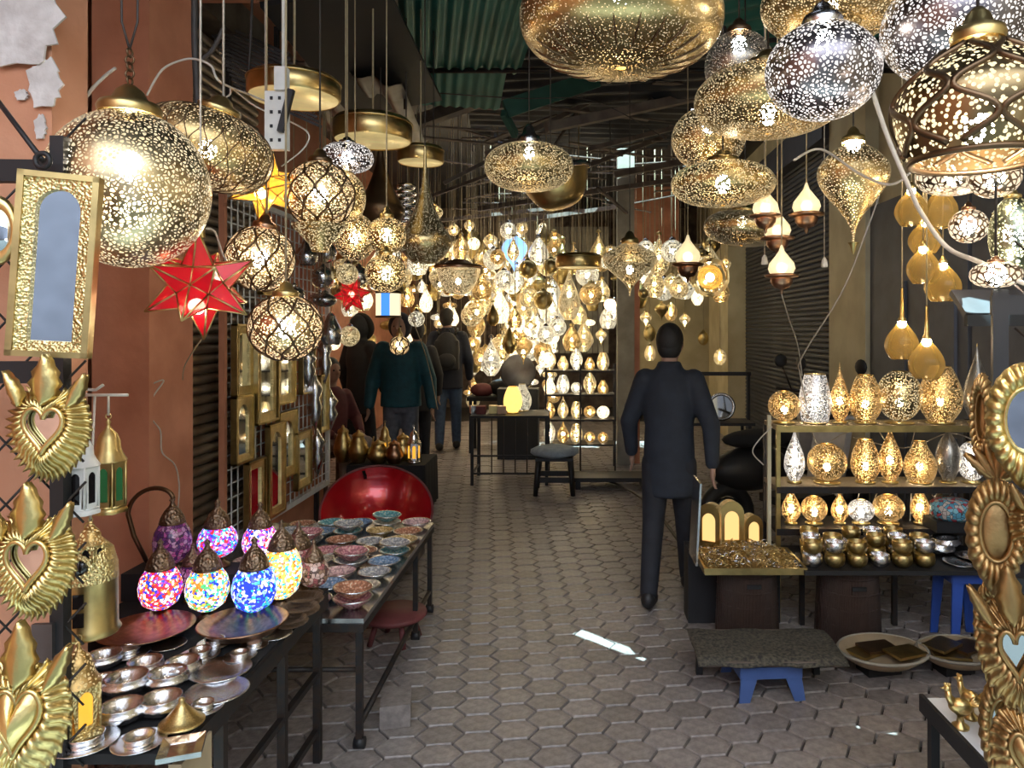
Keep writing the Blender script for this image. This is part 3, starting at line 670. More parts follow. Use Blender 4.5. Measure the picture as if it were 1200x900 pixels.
# star lanterns: a twelve pointed star, each pane its own glass
def star(label, u, v, rpx, Y, glass, bulbpos, rotv, bulbm):
    c = P(u, v, Y); R = S(rpx, Y); o = root('star_lantern', label, 'lantern', c, group='glass star lanterns')
    g = (1 + 5 ** .5) / 2
    ico = [Vector(p).normalized() for p in [(0, s1, s2 * g) for s1 in (-1, 1) for s2 in (-1, 1)] + [(s1, s2 * g, 0) for s1 in (-1, 1) for s2 in (-1, 1)] + [(s2 * g, 0, s1) for s1 in (-1, 1) for s2 in (-1, 1)]]
    dod = []
    for i in range(12):
        for j in range(i + 1, 12):
            for k in range(j + 1, 12):
                if (ico[i] - ico[j]).length < 1.1 and (ico[i] - ico[k]).length < 1.1 and (ico[j] - ico[k]).length < 1.1:
                    dod.append(((ico[i] + ico[j] + ico[k]).normalized() * .46))
    rot = Euler(rotv)
    f3 = None
    for i in range(12):
        for j in range(i + 1, 12):
            for k in range(j + 1, 12):
                if f3 is None and (ico[i] - ico[j]).length < 1.1 and (ico[i] - ico[k]).length < 1.1 and (ico[j] - ico[k]).length < 1.1: f3 = (ico[i] + ico[j] + ico[k]).normalized()
    q1 = f3.rotation_difference(Vector((0, -1, 0)))
    ico = [q1 @ p for p in ico]; dod = [q1 @ p for p in dod]
    om = max(ico, key=lambda p: math.hypot(p.x, p.z) + .001 * p.z); aa = math.atan2(om.x, om.z)
    q2 = Matrix.Rotation(-aa, 3, 'Y')
    ico = [q2 @ p for p in ico]; dod = [q2 @ p for p in dod]
    edges = set()
    for p in ico:
        ring = sorted(dod, key=lambda d: -d.dot(p))[:5]
        x = p.orthogonal().normalized(); y = p.cross(x)
        ring.sort(key=lambda d: math.atan2(d.dot(y), d.dot(x)))
        for k in range(5):
            tri = [p * R, ring[k] * R, ring[(k + 1) % 5] * R]
            for q in tri: q.rotate(rot)
            n = (tri[1] - tri[0]).cross(tri[2] - tri[0]).normalized() * .0012
            mb = MB(); mb.add([q for q in tri] + [q - n for q in tri], [(0, 1, 2), (5, 4, 3), (0, 3, 4, 1), (1, 4, 5, 2), (2, 5, 3, 0)])
            mb.build('pane', M[glass], o)
            edges.add((tuple(round(a, 5) for a in tri[0]), tuple(round(a, 5) for a in tri[1])))
            e = sorted([tuple(round(a, 5) for a in tri[1]), tuple(round(a, 5) for a in tri[2])]); edges.add((e[0], e[1]))
    mb = MB()
    for a, b in edges: mb.tube([a, b], .0028, 4)
    mb.build('brass_edging', M['brass'], o)
    top = max((q[2] for e in edges for q in e))
    MB().lathe([(.012, 0), (.010, .05), (.006, .055), (1e-4, .055)], 10, (0, 0, top - .02)).build('socket', M['brass'], o)
    MB().tube([(0, 0, top + .03), (.0, 0, ZR - c.z)], .003, 5).build('cord', M['cord_white'], o)
    MB().ball((0, 0, 0), .022, 10, 8).build('bulb', M[bulbm], o, bulbpos)
star('red glass star lantern with brass edges', 235, 334, 66, 2.02, 'glass_red', (0, -.02, -.06), (.05, .03, .12), 'bulb_small')
star('yellow glass star lantern hidden between the gold lattice globes', 311, 218, 44, 2.7, 'glass_amber', (-.01, -.02, -.03), (.3, .1, .6), 'bulb_white')
star('small red glass star lantern deep behind the lowest lattice globe', 412, 345, 24, 5.2, 'glass_red', (0, 0, 0), (.2, .4, .1), 'bulb_small')
# ------------------------------------------------------------------ loose cables and the power strip
def cable(label, pts, r, mat, Y=None):
    ps = [P(*p) for p in pts]; out = []
    for i in range(len(ps) - 1):
        p0 = ps[max(i - 1, 0)]; p1 = ps[i]; p2 = ps[i + 1]; p3 = ps[min(i + 2, len(ps) - 1)]
        for k in range(6):
            t = k / 6
            out.append(.5 * ((2 * p1) + (p2 - p0) * t + (2 * p0 - 5 * p1 + 4 * p2 - p3) * t * t + (3 * p1 - p0 - 3 * p2 + p3) * t ** 3))
    out.append(ps[-1])
    return tag(MB().tube(out, r, 6).build('cable', M[mat]), label, 'cable')
cable('thick white cable sagging past the amber glass drops to the right edge', [(1020, 100, 2.0), (1040, 160, 2.0), (1062, 212, 2.0), (1080, 250, 2.0), (1110, 290, 2.0), (1150, 308, 1.9), (1200, 332, 1.8), (1260, 350, 1.8)], .007, 'cord_white')
cable('pale cable knotted beside the gold teardrop and running up right', [(930, 188, 2.4), (962, 175, 2.4), (1010, 205, 2.3), (1050, 215, 2.2), (1090, 175, 2.1)], .004, 'cord_white')
cable('thin white flex dropping from teardrop to the lamp shelf', [(1030, 230, 3.6), (1012, 280, 3.6), (985, 345, 3.7), (940, 418, 3.9), (938, 440, 4.0), (948, 488, 4.05)], .004, 'cord_white')
cable('thin white flex hanging under the lowest bulb lantern to the shelf', [(916, 345, 3.0), (925, 375, 3.4), (935, 405, 3.7), (940, 440, 4.0)], .003, 'cord_white')
cable('pale flex curling behind the largest globe lamp', [(88, 135, 2.1), (105, 108, 2.1), (122, 90, 2.15), (135, 80, 2.2)], .005, 'cord_white')
cable('pale flex arching from the black hook bundle to the pillar', [(172, 112, 2.4), (190, 82, 2.4), (215, 70, 2.4), (232, 70, 2.4), (248, 78, 2.4), (258, 96, 2.4), (295, 112, 2.6), (320, 122, 2.6)], .004, 'cord_white')
cable('pale flex looped under the brass disc pendant', [(240, 128, 2.5), (268, 112, 2.5), (272, 104, 2.5), (300, 125, 2.6), (345, 145, 2.6), (362, 158, 2.6), (355, 175, 2.6), (330, 195, 2.6)], .003, 'cord_white')
cable('black hanging cable bundle between pillar and power strip', [(228, -20, 2.5), (228, 40, 2.5), (230, 90, 2.5), (232, 128, 2.5)], .012, 'cord_dark')
cable('black hook branching off the hanging cable bundle', [(232, 72, 2.5), (246, 62, 2.5), (255, 48, 2.5), (261, 34, 2.5)], .008, 'cord_dark')
cable('thin dark rod hanging left of the power strip', [(296, -20, 3.0), (294, 40, 3.0), (290, 105, 3.0)], .006, 'cord_dark')
cable('loose flex nailed along the terracotta post', [(178, 450, 2.88), (192, 446, 2.9), (178, 468, 2.88), (178, 490, 2.88), (188, 505, 2.88), (190, 530, 2.88), (205, 545, 2.95), (210, 570, 3.0), (208, 600, 3.0)], .003, 'cord_white')
cable('thin pale flex dangling under the red star', [(236, 398, 2.15), (226, 412, 2.2), (216, 430, 2.4), (214, 445, 2.5)], .002, 'cord_gold')
cable('pale flex from the red star up to the lattice globe', [(242, 268, 2.15), (252, 272, 2.2), (262, 300, 2.3), (276, 320, 2.4)], .003, 'cord_white')
cable('long thin wire hanging down in front of the teal jacket', [(448, 160, 4.0), (470, 330, 5.0), (500, 420, 6.2), (513, 480, 6.3)], .004, 'cord_gold')
cable('thin pale string slung low under the dark roof planks', [(455, 105, 5.0), (600, 115, 5.1), (700, 120, 5.3), (800, 175, 5.5)], .004, 'cord_dark')
cable('black flat cable on the ground leading towards the navy clad walker', [(688, 560, 7.5), (720, 566, 7.3), (760, 590, 6.2), (800, 640, 5.0)], .012, 'cord_dark')
for i, (u, pts) in enumerate(((0, [(905, 500, 3.95), (890, 515, 3.95), (882, 530, 3.95), (895, 545, 3.95)]), (1, [(950, 500, 4.2), (960, 522, 4.25), (985, 510, 4.2), (1003, 503, 4.2)]), (2, [(1030, 505, 4.2), (1045, 528, 4.25), (1060, 545, 4.2), (1072, 505, 4.2)]),
        (3, [(1000, 512, 4.25), (1060, 525, 4.3), (1110, 508, 4.25), (1140, 515, 4.2)]), (4, [(985, 585, 4.2), (1000, 600, 4.2), (1008, 572, 4.2)]), (5, [(1020, 600, 4.2), (1030, 575, 4.2), (1048, 574, 4.2), (1055, 600, 4.2)]), (6, [(1068, 572, 4.15), (1066, 620, 4.15)]), (7, [(1092, 580, 4.2), (1105, 590, 4.2), (1115, 578, 4.2)]))):
    cable('white flex tangled ' + ['left of the lamp rack', 'under the white barrel lamp', 'behind the tall teardrop of the middle shelf', 'stretched under the top shelf', 'above the small silver ball', 'looped over the lowest gold balls', 'hanging straight beside the narrow gold drop', 'curled at the right under the middle shelf'][i], pts, .0035, 'cord_white')
o = root('power_strip', 'white power strip hanging by its flex beside the brass disc', 'power strip', P(325, 142, 2.5))
MB().box((0, 0, 0), (.075, .03, .20)).build('body', M['white_paint'], o)
for k in range(4):
    for s in (-1, 1): MB().box((s * .014, -.016, .075 - k * .048), (.009, .004, .011)).build('outlet', M['black'], o)
MB().box((.038, -.02, .03), (.02, .02, .15), M=Matrix.Rotation(.25, 3, 'Y')).build('black_lead', M['black'], o)
MB().box((.02, -.01, .14), (.04, .035, .08)).build('plug', M['white_paint'], o)
MB().tube([(.02, 0, .16), (.022, 0, ZR - o.location.z)], .006, 6).build('flex', M['white_paint'], o)
for (u, v, y, lb) in ((896, 305, 3.3, 'white pull switch hanging below the dim smoky saucer'), (966, 308, 3.3, 'white pull switch hanging before the shutter near the beige pillar')):
    o = root('pull_switch', lb, 'switch', P(u, v, y))
    MB().lathe([(.014, -.02), (.016, -.015), (.012, .012), (.004, .025)], 12).build('body', M['white_paint'], o)
    MB().tube([(0, 0, .02), (0, 0, ZR - o.location.z)], .002, 4).build('string', M['cord_white'], o)
# ------------------------------------------------------------------ the crowd of small lamps deep in the alley
def far_mesh(kind, w, h, mat, cap):
    mb = MB(); pr = prof(kind, w, h, 10); mb.lathe(pr, 14)
    mb.mi = 1; t = pr[-1][1]; mb.lathe([(max(pr[-1][0], w * .12), t - .002), (w * .14, t + w * .08), (.005, t + w * .16)], 8)
    return mb, (mat, cap), t + w * .14
def far_lamp(kind, w, h, mat, cap, loc, name, label, group):
    mb, ms, t = far_mesh(kind, w, h, mat, cap)
    if mat.startswith('far'): mb.mi = 3; mb.ball((0, 0, -h * .05), min(.022, w * .16), 8, 6, (1, 1, 1.2))
    mb.mi = 2; mb.tube([(0, 0, t), (0, 0, max(t + .1, 4.086 - loc[2]))], .0035, 3)
    return tag(mb.build(name, [M[ms[0]], M[ms[1]], M['cord_gold']] + ([M['far_bulb']] if mat.startswith('far') else []), None, loc), label, 'lamp', group)
M['far_warm'] = perf('far_warm', (.8, .62, .3), 60, .17, gs=.75, clear=.35, glow=(1, .80, .44))
M['far_white'] = perf('far_white', (.8, .76, .66), 60, .15, gs=.95, clear=.35, glow=(1, .90, .66))
M['far_amber'] = perf('far_amber', (.75, .5, .2), 60, .19, gs=.6, clear=.35, glow=(1, .70, .28))
M['far_hot'] = perf('far_hot', (.8, .66, .4), 50, .08, gs=1.9, clear=.30, glow=(1, .82, .50))
M['far_bulb'] = emit('far_bulb', (1, .84, .56), 95)
FK = [('globe', 1.0, 'globe_lamp', 'small round'), ('glass_drop', 1.35, 'drop_lamp', 'small drop shaped'), ('saucer', .45, 'saucer_lamp', 'small saucer shaped'), ('neck_drop', 1.9, 'teardrop_lamp', 'small long necked'), ('top_drop', 1.4, 'pointed_lamp', 'small downward pointed')]
FM = [('far_warm', 'gold', 'warm gold'), ('far_white', 'steel', 'whitish'), ('far_amber', 'brass', 'amber'), ('far_hot', 'brass', 'brightly glowing'), ('brass', 'brass', 'unlit brass')]
random.seed(23)
placed = []; CROWD = []
def try_far(u, v, Y, wpx):
    c = P(u, v, Y); wd = S(wpx, Y)
    for (q, r) in placed:
        if (q - c).length < (r + wd) * .55: return
    placed.append((c, wd))
    k = random.choices(range(5), (5, 4, 1.5, 2, 2))[0]; m = random.choices(range(5), (5, 3.0, 3, 2.2, 2.2))[0]
    kd, asp, nm, t1 = FK[k]; mat, cap, t2 = FM[m]
    hv = 'high' if v < 300 else 'midway' if v < 350 else 'low'
    hh_ = 'left of the teal jacket' if u < 430 else 'above the teal jacket' if u < 485 else 'above the backpack man' if u < 545 else 'over the iron table' if u < 610 else 'over the far rack' if u < 725 else 'before the niche'
    o = far_lamp(kd, wd, wd * asp, mat, cap, c, nm, f'{t1} {t2} lamp hanging {hv} {hh_}', f'{t1} {t2} lamps deep in the alley')
    CROWD.append((u, o))
for n in range(2600):
    if len(placed) > 299: break
    z = random.random()
    if z < .62: u = random.uniform(475, 650); v = random.uniform(285, 425) if random.random() < .8 else random.uniform(262, 300); Y = random.uniform(7.6, 12.8)
    elif z < .74: u = random.uniform(385, 480); v = random.uniform(300, 430); Y = random.uniform(6.0, 9.5)
    elif z < .92: u = random.uniform(600, 722); v = random.uniform(290, 400); Y = random.uniform(7.5, 12.0)
    else: u = random.uniform(745, 850); v = random.uniform(290, 345); Y = random.uniform(7.5, 10)
    c = P(u, v, Y)
    if c.x < (WL + .15 if Y < 5.8 else -3.1) or c.x > 2.2 or c.z > 3.5 or c.z < 1.05: continue
    if 480 < u < 552 and 345 < v and Y < 10.4: continue
    if 400 < u < 515 and 350 < v and Y < 9.2: continue
    try_far(u, v, Y, random.uniform(11, 25) * (.85 if Y > 10 else 1.1))
def ordinals(items):
    by = {}
    for u, o in sorted(items, key=lambda q: q[0]): by.setdefault(o['label'], []).append(o)
    for lb, os_ in by.items():
        if len(os_) > 1:
            for i, o in enumerate(os_): o['label'] = lb + f', {ORD[i]} from the left'
for n in range(400):
    if len(placed) > 345: break
    u = random.uniform(548, 650); v = random.uniform(395, 470); Y = random.uniform(10.0, 12.8)
    try_far(u, v, Y, random.uniform(9, 18))
ordinals(CROWD)
# a few far things one can single out
c = P(455, 357, 5.6); o = root('cylinder_lantern', 'white and blue glowing cylinder lantern above the teal jacket', 'lantern', c)
for k in range(8):
    a = 2 * PI * k / 8; mm = 'lantern_blue' if k in (6,) else 'lantern_white'
    if mm not in M: M[mm] = emit(mm, (.08, .32, 1) if 'blue' in mm else (1, .84, .55), .7, False)
    MB().box((math.cos(a) * .085, math.sin(a) * .085, 0), (.006, .064, .17), a).build('pane', M[mm], o)
MB().lathe([(.1, -.1), (.1, -.085), (1e-4, -.085)], 16).build('base', M['bronze'], o); MB().lathe([(.1, .085), (.1, .1), (.02, .13), (1e-4, .13)], 16).build('top', M['bronze'], o)
MB().tube([(0, 0, .12), (0, 0, ZR - c.z)], .004, 4).build('cord', M['cord_dark'], o)
hang('ogee_globe_lamp', 'small lattice ball lamp hanging against the teal jacket', 468, 405, 23, 22, 5.6, 'globe', 'pf_far', 'brass', 'bulb_small', None, lattice=(6, 1.6, .005, 'bronze'), cord='cord_gold', caph=.5)
hang('pierced_globe_lamp', 'silver ball lamp right above the lattice ball at the teal jacket', 488, 374, 19, 18, 5.7, 'globe', 'far_white', 'steel', None, None, cord='cord_gold')
hang('glass_drop_lamp', 'blue glass lamp glowing in the far lamp crowd', 603, 300, 30, 46, 8.5, 'top_drop', 'blue_lamp' if M.setdefault('blue_lamp', glassy('blue_lamp', (.2, .4, .9), (.25, .5, 1), gs=.9, alpha=.7)) else '', 'steel', 'bulb_small', None)
hang('teardrop_lamp', 'long necked amber drop lamp hanging over the bright lamp rack', 667, 345, 26, 60, 7.6, 'neck_drop', 'pf_far', 'brass', 'bulb_small', None)
hang('pierced_globe_lamp', 'small pink glowing ball lamp left of the pale post', 715, 357, 14, 14, 7.4, 'globe', 'ball_pink' if M.setdefault('ball_pink', emit('ball_pink', (1, .62, .38), 4.5, False)) else '', 'brass', None, None)
hang('saucer_lamp', 'far shiny silver bowl lamp above the crowd of small lamps', 537, 330, 52, 30, 6.6, 'bowl', 'pf_far', 'copper', 'bulb_small', None)
# yellow wreath lamp on the cream niche
o = root('wreath_lamp', 'round lamp inside a yellow leaf wreath on the cream niche', 'lamp', P(832, 325, 6.6))
MB().ball((0, 0, 0), .115, 20, 12).build('globe', M['glass_gold'], o); MB().ball((0, 0, 0), .04, 8, 6).build('bulb', M['bulb_small'], o)
lf = MB(); lf.prism([(-.02, 0), (0, -.06), (.02, 0), (0, .07)], .008); lme = lf.mesh('leaf', M['gold'])
for k in range(26):
    a = 2 * PI * k / 26; piece(lme, 'leaf', o, (math.cos(a) * .16, 0, math.sin(a) * .16), (0, -a + random.uniform(-.6, .6), random.uniform(-.5, .5)))
MB().tube([(0, 0, .11), (0, 0, ZR - o.location.z)], .004, 4).build('cord', M['cord_dark'], o)
# ------------------------------------------------------------------ left front table with silver dishes and mosaic lamps
T1Z, T1X = .62, -.935
t1 = root('display_table', 'long black covered table of silver dishes in the left foreground', 'table', (-1.15, 2.2, 0))
mb = MB(); mb.box((-1.15 + .002, 1.90, T1Z - .012), (.43, .46, .024)); mb.box((-1.28, 2.43, T1Z - .012), (.69, .62, .024)); 
mb.v = [(x + 1.15, y - 2.2, z) for x, y, z in mb.v]; mb.build('tabletop', M['cloth_black'], t1)
mb = MB(); mb.box((0, 0, 0), (.012, .96, .05)); mb.build('apron', M['iron'], t1, (T1X + 1.15 + .008, 2.22 - 2.2, T1Z - .03))
MB().box((0, 0, 0), (.03, .14, .26)).build('end_board', M['tanwood'], t1, (T1X + 1.15 + .006, 1.75 - 2.2, T1Z - .16))
for (x, y) in ((-.955, 1.95), (-.955, 2.68), (-1.33, 1.72), (-1.58, 2.68), (-.955, 2.36)): MB().box((0, 0, 0), (.026, .026, T1Z - .024)).build('leg', M['iron'], t1, (x + 1.15, y - 2.2, (T1Z - .024) / 2))
for z in (.12, .33): MB().box((0, 0, 0), (.02, .7, .02)).build('stretcher', M['iron'], t1, (T1X + 1.15 - .02, 2.31 - 2.2, z))
def onplane(u, v, z, dz=0.0):
    y = F * (EYE - z) / (v - V0); return Vector(((u - U0) / F * y, y, z + dz))
lot = lambda q, t: 1 + .06 * t * abs(math.cos(6 * q))
def dish_mesh(kind):
    mb = MB()
    if kind == 'bowlplate': mb.lathe([(1e-4, .0), (.4, .0), (.5, .04), (.97, .12), (1, .14), (.96, .15), (.55, .09), (.5, .1), (.52, .26), (.57, .34), (.53, .36), (.46, .3), (.40, .15), (1e-4, .13)], 28)
    elif kind == 'lotus': mb.lathe([(1e-4, 0), (.45, 0), (.75, .12), (1, .36), (.98, .52), (.82, .6), (.92, .72), (.88, .74), (.72, .6), (.6, .3), (1e-4, .2)], 36, mod=lambda q, t: 1 + .05 * abs(math.cos(9 * q)))
    elif kind == 'flat': mb.lathe([(1e-4, 0), (.5, 0), (.96, .1), (1, .13), (.97, .15), (.6, .07), (.5, .05), (1e-4, .045)], 32)
    elif kind == 'cup': mb.lathe([(1e-4, 0), (.55, 0), (.6, .05), (.9, .25), (1, .6), (.95, 1.0), (.88, 1.02), (.84, .95), (.86, .5), (.5, .2), (1e-4, .15)], 24)
    elif kind == 'tagine': mb.lathe([(1e-4, 0), (.6, 0), (1, .2), (1, .28), (.92, .3), (.7, .5), (.3, .95), (.12, 1.2), (.15, 1.3), (.1, 1.38), (1e-4, 1.4)], 26)
    elif kind == 'wide': mb.lathe([(1e-4, 0), (.3, 0), (.34, .03), (.7, .14), (.97, .32), (1, .34), (.97, .355), (.68, .19), (.3, .07), (1e-4, .06)], 40)
    return mb
DM = {k: dish_mesh(k).mesh(k, M['silver']) for k in ('bowlplate', 'lotus', 'flat', 'cup', 'tagine', 'wide')}
def dish(name, me, mat, loc, r, label, group, rot=(0, 0, 0), zs=1.0):
    me2 = DM[me]
    if mat != 'silver':
        key = me + mat
        if key not in DM:
            DM[key] = DM[me].copy(); DM[key].materials.clear(); DM[key].materials.append(M[mat])
        me2 = DM[key]
    o = bpy.data.objects.new(name, me2); col.objects.link(o); o.location = loc; o.scale = (r, r, r * zs); o.rotation_euler = rot
    return tag(o, label, 'dish', group)
GS = 'silver dishes on the left front table'
zt = T1Z + .001
SIL = [(100, 874, 72, 'bowlplate', 'front left silver plate with a raised bowl, next to the brass leaf'), (163, 873, 60, 'bowlplate', 'front silver plate with a raised bowl left of the square dish'),
 (238, 832, 46, 'bowlplate', 'silver plate with bowl right of the small brass tagine'), (254, 813, 72, 'flat', 'lower of two flat silver plates at the table edge'),
 (258, 788, 70, 'flat', 'upper of two flat silver plates at the table edge, coppery reflection'), (142, 846, 50, 'lotus', 'front scalloped silver bowl left of its neighbour by the lantern'),
 (189, 836, 48, 'lotus', 'front scalloped silver bowl right, above the square dish'), (148, 812, 50, 'lotus', 'middle row scalloped silver bowl on the left'), (196, 806, 46, 'lotus', 'middle row scalloped silver bowl on the right'),
 (170, 790, 40, 'lotus', 'back row scalloped silver bowl on the left'), (214, 790, 40, 'lotus', 'back row scalloped silver bowl on the right'), (281, 771, 38, 'bowlplate', 'small silver plate with bowl above the coppery flat plate'),
 (298, 758, 32, 'bowlplate', 'small silver plate with bowl at the table edge under the copper bowl'), (234, 770, 46, 'bowlplate', 'silver plate with bowl in front of the wide copper bowl'), (322, 745, 40, 'flat', 'flat silver plate right of the wide copper bowl'),
 (150, 768, 48, 'bowlplate', 'silver plate with brassy bowl left near the lantern'), (122, 782, 40, 'lotus', 'tall silver bowl half hidden behind the standing lantern'), (196, 757, 42, 'flat', 'tilted silver dish near the copper tray'),
 (252, 756, 40, 'bowlplate', 'silver plate with bowl just below the copper bowl rim'), (120, 812, 40, 'lotus', 'silver bowl pressed against the standing brass lantern'), (305, 742, 34, 'flat', 'small flat silver plate behind the copper bowl edge')]
for (u, v, wpx, k, lb) in SIL:
    q = onplane(u, v, zt); dish('silver_dish', k, 'silver', q, S(wpx, q.y) / 2, lb, GS, zs=1.15 if k != 'flat' else .9)
q = onplane(213, 880, zt); mb = MB()
mb.frame([(-.046, -.046), (.046, -.046), (.046, .046), (-.046, .046)], [(-.027, -.027), (.027, -.027), (.027, .027), (-.027, .027)], .012, bev=.008); mb.box((0, .004, 0), (.056, .002, .056))
tag(mb.build('square_dish', M['silver'], None, q + Vector((0, 0, .008)), (-PI / 2 + .0, 0, .35)), 'square silver dish at the front corner of the table', 'dish', GS)
q = onplane(213, 852, zt); tag(dish('tagine', 'tagine', 'brass', q, .052, 'small pointed brass tagine lid above the square dish', GS), None, 'tagine')
q = onplane(285, 748, zt); dish('copper_bowl', 'wide', 'copper', q, S(100, q.y) / 2, 'wide shallow copper bowl beneath the blue mosaic lamp', 'copper trays', zs=1.2)
q = onplane(172, 747, zt); dish('copper_tray', 'wide', 'copper', q, S(104, q.y) / 2, 'large round copper tray beneath the red mosaic lamp', 'copper trays', zs=.7)
# mosaic lamps
def mosaic_lamp(label, u, vbase, wpx, mat, hk=1.0, z=None, wire=False, y=None):
    q = onplane(u, vbase, zt if z is None else z) if y is None else P(u, vbase, y); R = S(wpx, q.y) / 2
    o = root('mosaic_lamp', label, 'lamp', q, group='mosaic glass lamps'); h = 2 * R * hk
    MB().lathe([(1e-4, 0), (R * .62, 0), (R * .62, R * .1), (R * .3, R * .3), (R * .28, R * .5), (R * .5, R * .66)], 20).build('foot', M['bronze'], o)
    b = R * .55
    MB().lathe([(R * .42, b), (R * .8, b + h * .14), (R * .98, b + h * .38), (R, b + h * .55), (R * .9, b + h * .78), (R * .68, b + h * .96), (R * .55, b + h)], 28).build('glass', M[mat], o)
    t = b + h
    MB().lathe([(R * .62, t - R * .05), (R * .66, t + R * .05), (R * .6, t + R * .3), (R * .42, t + R * .65), (R * .16, t + R * .95), (R * .1, t + R * 1.15), (R * .16, t + R * 1.25), (1e-4, t + R * 1.45)], 24).build('cap', M['bronze_emb'], o)
    MB().torus((0, 0, t), R * .63, R * .06, 20, 6).build('collar', M['bronze'], o)
    if wire:
        MB().tube([(-R * 1.1 + R * 1.15 * math.cos(PI * k / 16) - R * .02 * k, .01 * k / 16, t + R * 1.3 + R * 1.0 * math.sin(PI * k / 16) - R * .055 * k) for k in range(17)] + [(-R * 2.3, .015, t - R * .8), (-R * 1.6, .02, b - R * .1)], .008, 8).build('handle', M['bronze'], o)
    return o
mosaic_lamp('lit mosaic lamp with red and purple flowers, leftmost on the table', 188, 725, 47, 'mos_redpurple')
mosaic_lamp('lit mosaic lamp in white, yellow and teal, second from the left', 243, 727, 48, 'mos_multi')
mosaic_lamp('lit blue and white mosaic lamp above the copper bowl', 298, 728, 50, 'mos_blue')
mosaic_lamp('unlit purple mosaic lamp with the tall wire handle', 202, 690, 42, 'mos_unlit', 1.1, wire=True, y=2.62, z=0)
mosaic_lamp('unlit small pink mosaic lamp between the two lit ones', 226, 704, 34, 'mos_unlit', 1.0)
mosaic_lamp('lit violet and turquoise mosaic lamp in the back row', 255, 668, 44, 'mos_violet', .8, y=2.68, z=0)
mosaic_lamp('lit pink mosaic lamp with a red flower', 305, 678, 40, 'mos_pink', .95, y=2.66, z=0)
mosaic_lamp('tall lit yellow mosaic lamp with orange dots', 330, 712, 46, 'mos_yellow', 1.25)
mosaic_lamp('unlit bronze capped mosaic lamp behind the yellow one', 350, 690, 42, 'mos_brown', .9)
mosaic_lamp('dim brown mosaic lamp at the far end of the front table', 368, 696, 34, 'mos_brown', .9)
for o in list(bpy.data.objects):
    if o.name.startswith('mosaic_lamp'): o.location.z = .722 if o.location.y > 2.6 and abs(o.location.z - zt) > .005 else zt
tag(MB().box((-1.33, 2.665, T1Z + .051), (.60, .135, .098)).build('riser', M['cloth_black']), 'black riser block under the back row of mosaic lamps', 'riser')
# dishes of bronze by the mosaic lamps
for i, (u, v, wpx) in enumerate(((350, 720, 46), (356, 708, 44), (340, 733, 40))):
    q = onplane(u, v, zt); dish('bronze_dish', 'lotus', 'bronze_emb', q, S(wpx, q.y) / 2, ['dark embossed bronze dish under the yellow mosaic lamp', 'dark embossed bronze dish at the far end of the front table', 'dark embossed bronze dish nearest the copper bowl'][i], 'bronze dishes', zs=.6)
# ------------------------------------------------------------------ second table with rows of ceramic dishes
T2Z = .5
t2 = root('display_table', 'low tin topped table covered with painted ceramic dishes', 'table', (-1.28, 3.43, 0))
MB().box((0, 0, T2Z - .01), (.95, 1.36, .02)).build('tabletop', M['steel'], t2)
MB().box((.47, 0, T2Z - .035), (.012, 1.36, .03)).build('apron', M['iron'], t2)
MB().box((0, -.68, T2Z - .035), (.95, .012, .03)).build('apron', M['iron'], t2)
for (x, y) in ((.455, -.665), (.455, .3), (-.455, -.665), (-.455, .66), (.455, .66)):
    MB().box((x, y, (T2Z - .02) / 2 + .02), (.024, .024, T2Z - .06)).build('leg', M['iron'], t2)
    MB().lathe([(1e-4, -.02), (.022, -.02), (.022, .02), (1e-4, .02)], 12).build('wheel', M['black'], t2, (x, y, .022), (0, PI / 2, 0))
MB().tube([(.455, -.66, .09), (.455, .64, .12)], .012, 6).build('stretcher', M['iron'], t2)
MB().tube([(-.45, -.665, .3), (.45, -.665, .3)], .010, 6).build('stretcher', M['iron'], t2)
CERC = [('pink', (.75, .32, .36)), ('blue', (.28, .42, .62)), ('rust', (.6, .27, .16)), ('cream', (.78, .68, .52)), ('turquoise', (.2, .48, .52)), ('rose', (.8, .52, .52)), ('grey', (.5, .5, .52)), ('ochre', (.7, .48, .2))]
for nme, c in CERC:
    m, nt, out = newmat('cer_' + nme); L = nt.links.new
    tc = N(nt, 'ShaderNodeTexCoord'); vo = N(nt, 'ShaderNodeTexVoronoi', i_Scale=7.0); L(tc.outputs['Object'], vo.inputs[0])
    r = N(nt, 'ShaderNodeValToRGB'); L(vo.outputs['Distance'], r.inputs[0]); r.color_ramp.interpolation = 'CONSTANT'
    r.color_ramp.elements[0].color = (.8, .72, .55, 1); r.color_ramp.elements[1].color = rgba(c); r.color_ramp.elements[1].position = .25
    e = r.color_ramp.elements.new(.55); e.color = rgba([x * .55 for x in c])
    b = N(nt, 'ShaderNodeBsdfPrincipled', i_Roughness=.15); L(r.outputs[0], b.inputs['Base Color']); L(b.outputs[0], out.inputs[0]); M['cer_' + nme] = m
cd = MB(); cd.lathe([(1e-4, 0), (.45, 0), (.5, .06), (.9, .28), (.98, .36)], 24); cd.mi = 1; cd.lathe([(.98, .36), (1.02, .38), (1, .42), (.94, .4)], 24); cd.mi = 0; cd.lathe([(.94, .4), (.6, .2), (.4, .14), (1e-4, .13)], 24)
cme = {}
for nme, c in CERC: cme[nme] = cd.mesh('ceramic', [M['cer_' + nme], M['silver']])
random.seed(5)
